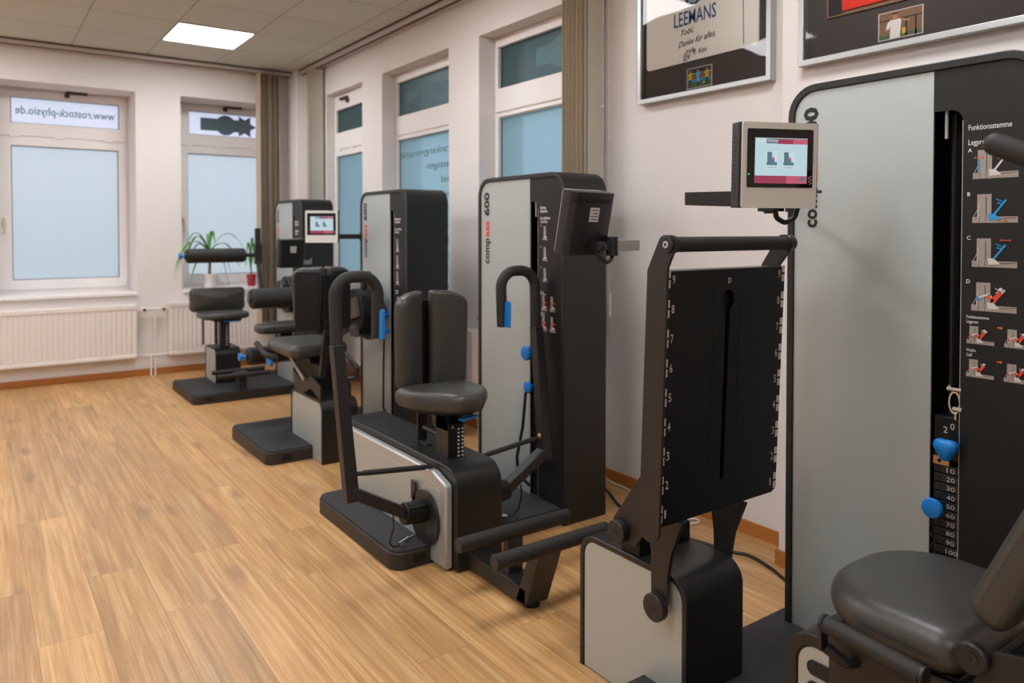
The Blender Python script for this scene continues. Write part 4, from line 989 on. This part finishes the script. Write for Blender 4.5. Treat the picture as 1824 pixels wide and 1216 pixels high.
obj('pin_cord', B().tube([(2.06, 2.785, .56), (2.055, 2.80, .40), (2.05, 2.84, .25), (2.05, 2.83, .17), (2.09, 2.79, .12)], .007, fil=.05), 'cable', t)
b = B(); o = rp([(2.432, .008), (3.50, .008), (3.50, .392), (2.432, .392)], [0, 0, .02, .085], 8); b.prism(o, 'x', 1.476, 1.684); bh = obj('bench_housing', b, 'shell', t, bevel=.004)
for xa, xb in ((1.444, 1.4755), (1.6845, 1.70)):
    b = B(); b.prism(rp([(2.462, .012), (3.49, .012), (3.49, .366), (2.562, .366), (2.462, .335)], [.0, .0, .01, .02, .02], 4), 'x', xa, xb)
    ck = obj('silver_cheek', b, 'cheek', bh, bevel=.006 if xa < 1.5 else .003, seg=1)
b = B(); b.prism([(2.505, .016), (3.48, .016), (3.48, .325), (2.575, .325), (2.505, .30)], 'x', 1.4425, 1.4445); obj('silver_side_panel', b, 'silver', bh)
ZD, YD = .172, 2.608
for s in (-1, 1):
    xo = 1.428 if s < 0 else 1.703
    b = B().cyl((xo, YD, ZD), (xo + .013, YD, ZD), .108, n=56); b.box(xo, xo + .006, YD + .07, YD + .105, ZD + .05, ZD + .125); dc = obj('cam_disc', b, 'black', t)
    def X(d): return AX + s * d          # mirrored about the bench centre line
    b = B(); b.cyl((X(.155), YD - .005, .2), (X(.245), YD - .005, .21), .042, n=28, ch=.003); b.box(min(X(.155), X(.23)), max(X(.155), X(.23)), YD - .04, YD + .03, .19, .238); hb_ = obj('arm_hub', b, 'deep', t, bevel=.002)
    b = B(); b.cyl((X(.195), YD - .04, .21), (X(.195), YD - .037, .21), .012, n=16); obj('hub_screw', b, 'chrome', hb_)
    b = B(); b.beam((X(.455), 2.612, .335), (X(.235), 2.602, .212), .042, .05, up=(0, 1, 0)); b.beam((X(.455), 2.605, .30), (X(.474), 2.694, .872), .050, .046, up=(0, 1, 0), w2=.046, h2=.042)
    la = obj('press_arm', b, 'black', t, bevel=.003)
    b = B().tube([(X(.472), 2.698, .86), (X(.475), 2.712, 1.127), (X(.292), 2.716, 1.127), (X(.298), 2.712, .895)], .0235, n=20, fil=.075, seg=10); gr = obj('hand_grip', b, 'foam', t)
    obj('grip_cap', B().cyl((X(.298), 2.712, .884), (X(.298), 2.712, .897), .0235, n=20), 'plastic', gr)
    b = B(); lx, ly = X(.298), 2.676; b.prism(rp([(ly - .022, .885), (ly + .012, .885), (ly + .006, 1.0), (ly - .026, 1.0)], [.004, .004, .014, .014]), 'x', lx - .006, lx + .006); obj('release_lever', b, 'blue', t, bevel=.002)
    b = B().cyl((X(.435), 2.622, .395), (X(.115), 2.600, .372), .0085, n=14); b.cyl((X(.40), 2.6205, .393), (X(.15), 2.602, .374), .0105, n=14); gs = obj('gas_strut', b, 'plastic', t)
    b = B().lathe((X(.438), 2.622, .38), (0, 0, 1), [(0, .006), (.01, .012), (.025, .012), (.034, .005)], n=14); obj('strut_joint', b, 'brass', gs)
    b = B().beam((X(.445), 2.616, .33), (X(.44), 2.622, .385), .02, .03, up=(0, 1, 0)); obj('strut_lug', b, 'black', t, bevel=.001)
    b = B().tube([(X(.30), 2.575, .225), (X(.30), 2.57, .18), (X(.305), 2.60, .11), (X(.28), 2.61, .085), (X(.255), 2.615, .088)], .0035, fil=.03); cc = obj('release_cable', b, 'cable', t)
    b = B().cyl((X(.255), 2.615, .088), (X(.205), 2.63, .096), .009, n=14); b.tube([(X(.20), 2.63, .096), (X(.18), 2.635, .10)], .005); obj('cable_sleeve', b, 'chrome', cc)
# backrest and saddle seat
def vpad(cx, cy, z0, w_, h, thk, yaw, back=False, **k):
    ca, sa = math.cos(yaw), math.sin(yaw); n_ = Vector((sa, -ca, 0)) if not back else Vector((-sa, ca, 0))
    u = Vector((ca, sa, 0)); 
    if back: u = -u
    Mv = Matrix(((u.x, 0, n_.x, cx), (u.y, 0, n_.y, cy), (0, 1, 0, z0), (0, 0, 0, 1))); return Mv
for s, cx, hw, yw in ((-1, 1.492, .074, 26), (1, 1.708, .088, -14)):
    Mv = vpad(cx, 2.905, .628, .155, .41, .06, math.radians(yw))
    ti = .030                                   # the top slopes down towards the outer edge
    o = [(-hw + .008, 0), (hw, 0), (hw, .418), (0, .410), (-hw, .385)] if s < 0 else [(-hw, 0), (hw - .008, 0), (hw, .380), (.02, .412), (-hw, .418)]
    rr = [.03, .012, .012, .12, .05] if s < 0 else [.012, .03, .055, .13, .012]
    b = B().pad(rp(o, rr, 6), .062, .024, .004, Mv); pd = obj('back_pad', b, 'vinyl', t)
    b = B(); q0 = Mv @ Vector((0, .06, -.004)); q1 = Mv @ Vector((0, .34, -.004)); b.beam(q0, q1, .10, .014, up=tuple((Mv @ Vector((0, 0, 1)) - Mv.translation)[:])); obj('pad_plate', b, 'deep', pd, smooth=False)
b = B(); b.box(1.555, 1.635, 2.925, 2.945, .60, 1.0); b.box(1.50, 1.70, 2.945, 2.957, .70, .95); obj('backrest_carrier', b, 'deep', t, smooth=False, bevel=.002)
o = rp([(1.405, 2.865), (1.43, 2.73), (1.545, 2.535), (1.655, 2.520), (1.765, 2.655), (1.762, 2.865)], [.05, .08, .06, .05, .06, .05], 6)
b = B().pad(o, .080, .034, .014, Matrix.Translation((0, 0, .572))); obj('saddle_seat', b, 'vinyl', t)
obj('seat_pan', B().prism(rp([(1.46, 2.82), (1.49, 2.72), (1.56, 2.60), (1.66, 2.60), (1.71, 2.70), (1.71, 2.82)], .02), 'z', .555, .575), 'deep', t)
b = B(); b.box(1.530, 1.594, 2.590, 2.690, .385, .555); b.prism([(2.59, .555), (2.59, .50), (2.71, .50), (2.735, .555)], 'x', 1.530, 1.594); b.box(1.590, 1.606, 2.596, 2.612, .385, .535)
sp_ = obj('seat_post', b, 'black', t, bevel=.002)
b = B(); b.box(1.534, 1.603, 2.5875, 2.590, .388, .53); obj('scale_strip', b, 'deep', sp_, smooth=False)
b = B()
for k in range(8):
    for xx in (1.574, 1.594): b.box(xx, xx + .006, 2.5865, 2.5876, .395 + k * .0155, .402 + k * .0155); b.box(xx + (.006 if xx < 1.58 else -.003), xx + (.009 if xx < 1.58 else .0), 2.5865, 2.5876, .397 + k * .0155, .400 + k * .0155)
obj('scale_marks', b, 'pale', sp_, smooth=False)
b = B(); text_bm(b, 'A', .013, (1.545, 2.5866, .513), (1, 0, 0), UPZ, bold=.02); obj('scale_letter', b, 'pale', sp_, smooth=False)
obj('seat_release', B().prism(rp([(1.575, 2.555), (1.575, 2.59), (1.66, 2.62), (1.675, 2.585)], .006), 'z', .542, .550), 'blue', t, bevel=.001)
b = B(); b.beam((1.565, 2.87, .58), (1.565, 2.87, .40), .012, .045, up=(1, 0, 0)); b.tube([(1.565, 2.852, .46), (1.565, 2.69, .455)], .012); b.beam((1.565, 2.86, .40), (1.565, 2.80, .392), .03, .012); obj('rear_strut', b, 'black', t, bevel=.002)
# foot rest
b = B(); b.box(1.520, 1.615, 2.055, 2.434, .018, .075); b.box(1.535, 1.600, 2.178, 2.212, .07, .205)
A_ = [(2.052, .018), (2.115, .018), (2.030, .225), (1.972, .225)]; b.prism(A_, 'x', 1.520, 1.615)
obj('foot_rest_frame', b, 'black', t, smooth=False, bevel=.004)
obj('rubber_foot', B().cyl((1.568, 2.085, 0), (1.568, 2.085, .02), .030, n=24), 'deep', t)
for yy, zz in ((2.200, .222), (1.978, .243)):
    b = B().cyl((1.340, yy, zz), (1.822, yy, zz), .0255, n=32, ch=.001); ft = obj('foot_tube', b, 'foam', t)
    obj('tube_cap', B().cyl((1.338, yy, zz), (1.3405, yy, zz), .0235, n=32), 'black', ft)
mo, R = monitor(t, (1.632, 1.905, 1.335), math.radians(187), W_=.2, H_=.208, pitch=-.2)
b = B(); zt = 1.252
b.beam((1.735, 1.86, zt), (1.905, 1.905, zt), .006, .036); b.beam((1.905, 1.905, zt), (2.19, 2.54, zt), .006, .036); b.box(2.16, 2.22, 2.535, 2.558, zt - .03, zt + .03)
obj('monitor_arm', b, 'armgrey', t, smooth=False, bevel=.001)
b = B().cyl((1.728, 1.852, zt - .032), (1.728, 1.852, zt + .032), .020, n=24, ch=.002); b.box(1.64, 1.72, 1.838, 1.862, zt - .014, zt + .016); b.lathe((1.655, 1.838, zt), (0, -1, 0), [(0, .016), (.012, .018), (.022, .014), (.028, 0)], n=20); obj('arm_joint', b, 'plastic', t)
b = B().tube([(1.655, 1.85, 1.24), (1.66, 1.84, 1.215), (1.69, 1.84, 1.198), (1.715, 1.845, 1.205), (1.728, 1.85, 1.222)], .0065, fil=.02); obj('monitor_cable', b, 'cable', t)

# ------------------------------------------------------------------ leg curl
A2 = 1.64
t = thing('leg_curl_machine', 'machine with backrest seen from behind and two thick rollers, behind the two-grip machine', 'leg curl', (1.7, 4.5, 0), G4)
platform(t, 1.303, 2.26, 4.165, 4.905, h=.078, r=.05)
tw, xp, ys, ysl = tower(t, 4.03, 4.703, 1.56, split=.238, slot_w=.055, slot_top=.128, base=.078, x1=2.385)
face_text(tw, ['Beinbeuger', 'Beinstrecker'], xp, 4.195, 1.372, .017, .018, widths=[.075, .068], bold=.03)
face_text(tw, ['Leg Curl', 'Leg Ext.'], xp, 4.195, 1.31, .017, .018, widths=[.08, .05], bold=.03)
for k, zz in zip(('sit mid', 'sit', 'sit'), (1.175, 1.075, .975)): pictogram(tw, xp, 4.195, zz, .070, k.split())
face_text(tw, ['Kniebeugung', 'Leg Curl'], xp, 4.195, .935, .012, .014, widths=[.04, .04])
for yy in (4.19, 4.125): pictogram(tw, xp, yy, .83, .065, ['sit', 'person'])
for k in range(14):
    z1 = .56 - k * .033; obj('weight_plate', B().box(2.118, 2.19, ysl + .003, ys - .003, z1 - .030, z1), 'deep', t, smooth=False)
knob(t, (2.10, 4.275, .782), r=.030, name='dial_knob'); knob(t, (2.10, 4.262, .683), r=.024)
obj('pin_cord', B().tube([(2.06, 4.26, .66), (2.06, 4.27, .45), (2.06, 4.275, .2), (2.09, 4.24, .14)], .006, fil=.05), 'cable', t)
box_housing(t, 1.56, 1.775, 4.012, 4.52, .352, r=.06, t=.014)
for s in (-1, 1):
    Mv = vpad(A2 - .012 + s * .1, 4.14, .715, .155, .36, .06, math.radians(20) * s, back=True)
    rr = [.012, .035, .05, .015] if s < 0 else [.035, .012, .015, .05]
    ou = [(-.075, 0), (.07, .015), (.09, .355), (.03, .382), (-.09, .387)]; rr = [.02, .05, .05, .10, .015]
    if s > 0: ou = [(-p_[0], p_[1]) for p_ in ou][::-1]; rr = rr[::-1]
    b = B().pad(rp(ou, rr, 6), .062, .024, .004, Mv); pd = obj('back_pad', b, 'vinyl', t)
    b = B(); b.pad(rp([(-.070, .022), (.070, .022), (.070, .36), (-.070, .36)], .02, 4), .008, .003, 0, Mv @ Matrix.Translation((0, 0, -.007))); obj('pad_plate', b, 'deep', pd)
b = B(); b.box(A2 - .035, A2 + .045, 4.10, 4.13, .70, 1.055); b.box(A2 - .03, A2 + .03, 4.08, 4.10, .66, .80); obj('backrest_carrier', b, 'deep', t, smooth=False, bevel=.004)
b = B(); b.beam((A2 - .02, 4.09, .74), (A2 - .03, 4.14, .46), .035, .03, up=(0, 1, 0)); obj('backrest_post', b, 'black', t, bevel=.002)
b = B().pad(rp([(1.455, 4.20), (1.81, 4.20), (1.81, 4.70), (1.455, 4.70)], [.06, .06, .08, .08], 6), .075, .03, .012, Matrix.Translation((0, 0, .570))); obj('seat', b, 'vinyl', t)
b = B().pad(rp([(1.455, 4.80), (1.80, 4.80), (1.80, 4.95), (1.455, 4.95)], .05, 5), .065, .028, .01, Matrix.Translation((0, 0, .645))); obj('thigh_bolster', b, 'vinyl', t)
b = B(); b.box(1.58, 1.70, 4.25, 4.90, .53, .562); b.box(1.60, 1.68, 4.82, 4.90, .55, .65); obj('seat_pan', b, 'deep', t, smooth=False, bevel=.004)
for xa in (1.565, 1.74): obj('seat_bracket', B().prism([(4.46, .35), (4.50, .47), (4.36, .425), (4.18, .47), (4.05, .43), (4.05, .352), (4.20, .40), (4.31, .352)], 'x', xa, xa + .01), 'black', t, smooth=False, bevel=.001)
b = B(); b.box(1.60, 1.70, 4.15, 4.45, .40, .54); obj('seat_base', b, 'deep', t, smooth=False, bevel=.01)
obj('guide_bar', B().beam((1.555, 4.52, .545), (1.555, 4.27, .438), .014, .022), 'alu', t, smooth=False, bevel=.002)
obj('side_handle', B().tube([(1.435, 4.78, .60), (1.44, 4.62, .545), (1.50, 4.55, .54)], .018, fil=.03), 'foam', t)
obj('side_handle', B().tube([(1.72, 4.05, .60), (1.76, 3.98, .53), (1.76, 3.99, .47), (1.70, 4.1, .45)], .012, fil=.03), 'black', t)
obj('release_lever', B().prism(rp([(4.58, .475), (4.66, .49), (4.67, .535), (4.60, .545)], .01), 'x', 1.455, 1.475), 'blue', t, bevel=.002)
def roller(y, z, x0, x1, r, kn=True, rod=None):
    b = B().cyl((x0, y, z), (x1, y, z), r, n=40, ch=.012); ro = obj('foam_roller', b, 'foam', t)
    obj('roller_cap', B().cyl((x0 - .012, y, z), (x0 + .001, y, z), r * .45, n=24), 'plastic', ro)
    if rod: obj('roller_axle', B().cyl((x1, y, z), (rod, y, z), .016, n=20), 'black', ro)
    if kn: obj('roller_knob', B().lathe((x0 - .010, y, z), (-1, 0, 0), [(0, .012), (.016, .010), (.03, .026), (.044, .026), (.048, 0)], n=20), 'blue', ro)
roller(4.955, .865, 1.447, 1.86, .066, kn=False, rod=1.90); roller(5.02, .483, 1.445, 1.80, .058, rod=1.90)
b = B().cyl((2.02, 4.36, .80), (1.985, 4.36, .80), .175, n=64, ch=.004); b.cyl((2.10, 4.36, .80), (2.02, 4.36, .80), .06, n=32); b.cyl((1.985, 4.36, .80), (1.97, 4.36, .80), .15, n=48)
dc = obj('cam_disc', b, 'plastic', t)
b = B()
for k in range(9): a = math.radians(20 + k * 9); b.cyl((1.9845, 4.36 - .163 * math.cos(a), .80 + .163 * math.sin(a)), (1.9835, 4.36 - .163 * math.cos(a), .80 + .163 * math.sin(a)), .005, n=10)
obj('disc_hole', b, 'silveredge', dc, smooth=False)
b = B(); b.cyl((1.90, 4.36, .80), (1.975, 4.36, .80), .148, n=40, ch=.006); obj('cam_drum', b, 'deep', t)
b = B(); b.prism(rp([(4.26, .78), (4.45, .74), (4.47, .86), (4.30, .90)], .01), 'x', 1.878, 1.902); b.prism(rp([(4.27, .66), (4.36, .655), (4.38, .72), (4.29, .735)], .008), 'x', 1.878, 1.902); obj('counterweight', b, 'graphite', t, smooth=False, bevel=.002)
b = B(); b.beam((1.93, 4.40, .86), (1.90, 4.955, .865), .03, .045); b.beam((1.93, 4.42, .72), (1.90, 5.02, .483), .03, .045); b.beam((1.92, 4.25, .95), (1.92, 4.18, 1.06), .02, .03, up=(1, 0, 0)); obj('roller_arm', b, 'black', t, smooth=False, bevel=.003)
mo, R = monitor(t, (1.838, 4.715, 1.333), math.radians(-30), W_=.218, H_=.208)
b = B(); b.beam((1.86, 4.76, 1.268), (2.14, 4.735, 1.268), .006, .032); b.box(2.11, 2.17, 4.702, 4.735, 1.24, 1.30); obj('monitor_arm', b, 'plastic', t, smooth=False)
obj('monitor_cable', B().tube([(1.86, 4.74, 1.24), (1.88, 4.74, 1.21), (1.91, 4.74, 1.215), (1.92, 4.745, 1.25)], .006, fil=.02), 'cable', t)

# ------------------------------------------------------------------ abdominal and back trainer, farthest
A1 = 1.66
t = thing('back_extension_machine', 'farthest machine in the window corner with low wide back pad and high foam roller', 'back trainer', (1.7, 6.3, 0), G4)
platform(t, 1.313, 2.26, 5.945, 6.71, h=.070, r=.05)
tw, xp, ys, ysl = tower(t, 5.80, 6.466, 1.56, split=.24, slot_w=.055, slot_top=.128, base=.07, x1=2.36)
face_text(tw, ['Bauchtrainer', 'Rückentrainer'], xp, 5.975, 1.372, .02, .022, widths=[.085, .08], bold=.03)
face_text(tw, ['Abdominal', 'Back Ext.'], xp, 5.975, 1.30, .02, .022, widths=[.085, .07], bold=.03)
for zz in (1.14, 1.04): pictogram(tw, xp, 5.965, zz, .07, ['sit', 'mid'])
box_housing(t, 1.577, 1.775, 6.352, 6.70, .350, r=.055, t=.012)
b = B(); b.box(1.625, 1.70, 6.395, 6.455, .345, .59); po = obj('seat_post', b, 'black', t, smooth=False, bevel=.002)
b = B()
for k in range(8): b.box(1.672, 1.682, 6.3935, 6.3952, .37 + k * .022, .38 + k * .022)
obj('scale_marks', b, 'pale', po, smooth=False)
b = B().pad(rp([(1.47, 6.26), (1.85, 6.26), (1.85, 6.57), (1.47, 6.57)], [.09, .12, .05, .05], 6), .052, .022, .010, Matrix.Translation((0, 0, .592))); obj('seat', b, 'vinyl', t)
obj('seat_release', B().box(1.64, 1.76, 6.30, 6.36, .568, .58), 'blue', t, bevel=.002); obj('seat_pan', B().box(1.56, 1.78, 6.33, 6.52, .574, .595), 'plastic', t, bevel=.002)
Mv = vpad(A1, 6.66, .632, .44, .2, .08, 0); b = B().pad(rp([(-.222, 0), (.222, 0), (.222, .198), (-.222, .198)], [.035] * 4, 6), .085, .035, .02, Mv); obj('back_pad', b, 'vinyl', t)
for xx in (1.555, 1.66): obj('pad_post', B().tube([(xx, 6.665, .35), (xx, 6.665, .66)], .009 if xx < 1.6 else .013), 'black', t)
roller(6.60, 1.100, 1.41, 1.885, .060, rod=1.985)
b = B(); b.beam((1.995, 6.585, 1.02), (1.995, 6.60, 1.33), .045, .035, up=(0, 1, 0)); b.box(1.97, 2.025, 6.57, 6.63, 1.02, 1.20); b.beam((1.995, 6.59, 1.05), (2.00, 6.48, .66), .03, .04, up=(0, 1, 0)); b.beam((2.0, 6.48, .68), (2.02, 6.12, .78), .03, .05)
obj('lever_arm', b, 'black', t, smooth=False, bevel=.004)
b = B().cyl((2.10, 6.07, .79), (2.05, 6.07, .79), .15, n=48, ch=.004); b.cyl((2.05, 6.07, .79), (1.99, 6.07, .79), .115, n=40, ch=.01); obj('cam_disc', b, 'plastic', t)
for yy, zz in ((5.97, .190), (6.13, .198)): obj('foot_tube', B().cyl((1.495, yy, zz), (1.90, yy, zz), .019, n=24, ch=.001), 'foam', t)
b = B(); b.box(1.64, 1.74, 5.98, 6.12, .178, .200); b.prism([(5.99, .07), (6.07, .07), (6.09, .18), (6.0, .18)], 'x', 1.66, 1.72); obj('foot_rest_frame', b, 'black', t, smooth=False, bevel=.003)
mo, R = monitor(t, (1.868, 5.42, 1.148), math.radians(185), W_=.2, H_=.205, pitch=-.15)
b = B(); b.beam((1.94, 5.40, 1.075), (2.04, 5.44, 1.075), .006, .034); b.beam((2.04, 5.44, 1.075), (2.17, 5.79, 1.075), .006, .034); obj('monitor_arm', b, 'armgrey', t, smooth=False); obj('arm_joint', B().cyl((1.935, 5.40, 1.04), (1.935, 5.40, 1.105), .018, n=20), 'plastic', t)

# ------------------------------------------------------------------ cables on the floor
def cable(name, pts, r, m, label):
    P = [Vector(p) for p in pts]; Q = []
    for i in range(len(P) - 1):
        a = P[max(0, i - 1)]; b_ = P[i]; c = P[i + 1]; d = P[min(len(P) - 1, i + 2)]
        for k in range(6):
            s_ = k / 6; Q.append(.5 * ((2 * b_) + (c - a) * s_ + (2 * a - 5 * b_ + 4 * c - d) * s_ * s_ + (3 * b_ - a - 3 * c + d) * s_ ** 3))
    Q.append(P[-1]); tag(obj(name, B().tube(Q, r, n=10), m), label, 'cable')
cable('power_cable', [(2.362, 2.75, .06), (2.42, 2.80, .01), (2.56, 2.80, .007), (2.50, 2.66, .007), (2.47, 2.60, .007), (2.44, 2.50, .007), (2.40, 2.38, .007), (2.40, 2.25, .007), (2.44, 2.12, .007), (2.455, 2.05, .007), (2.476, 1.956, .007), (2.505, 1.883, .007), (2.482, 1.775, .007), (2.45, 1.70, .007), (2.40, 1.60, .007)], .0065, 'cable', 'black power cable trailing over the floor between the middle and nearest towers')
cable('network_cable', [(2.362, 2.66, .16), (2.45, 2.72, .14), (2.62, 2.82, .03), (2.655, 2.74, .006), (2.60, 2.60, .006), (2.50, 2.50, .006), (2.36, 2.47, .006), (2.30, 2.42, .006), (2.32, 2.36, .006), (2.42, 2.30, .006), (2.53, 2.255, .006), (2.61, 2.235, .006), (2.63, 2.27, .006), (2.56, 2.31, .006)], .005, 'cablew', 'cream cable curling along the skirting beside the middle tower')
cable('loose_cable', [(2.35, 5.2, .01), (2.25, 5.05, .006), (2.30, 5.0, .006), (2.42, 5.06, .006), (2.55, 5.0, .006), (2.62, 5.15, .006)], .006, 'cable', 'short black cable on the floor behind the leg curl tower')
tag(obj('floor_strip', B().box(-.12, .12, -.008, .008, 0, .004), 'alu', loc=(0, 0, 0), smooth=False, bevel=.001), 'thin metal strip lying on the floor behind the forward foot tube', 'metal strip')
o_ = bpy.data.objects['floor_strip']; o_.location = (2.19, 2.33, .0005); o_.rotation_euler = (0, 0, math.radians(15))
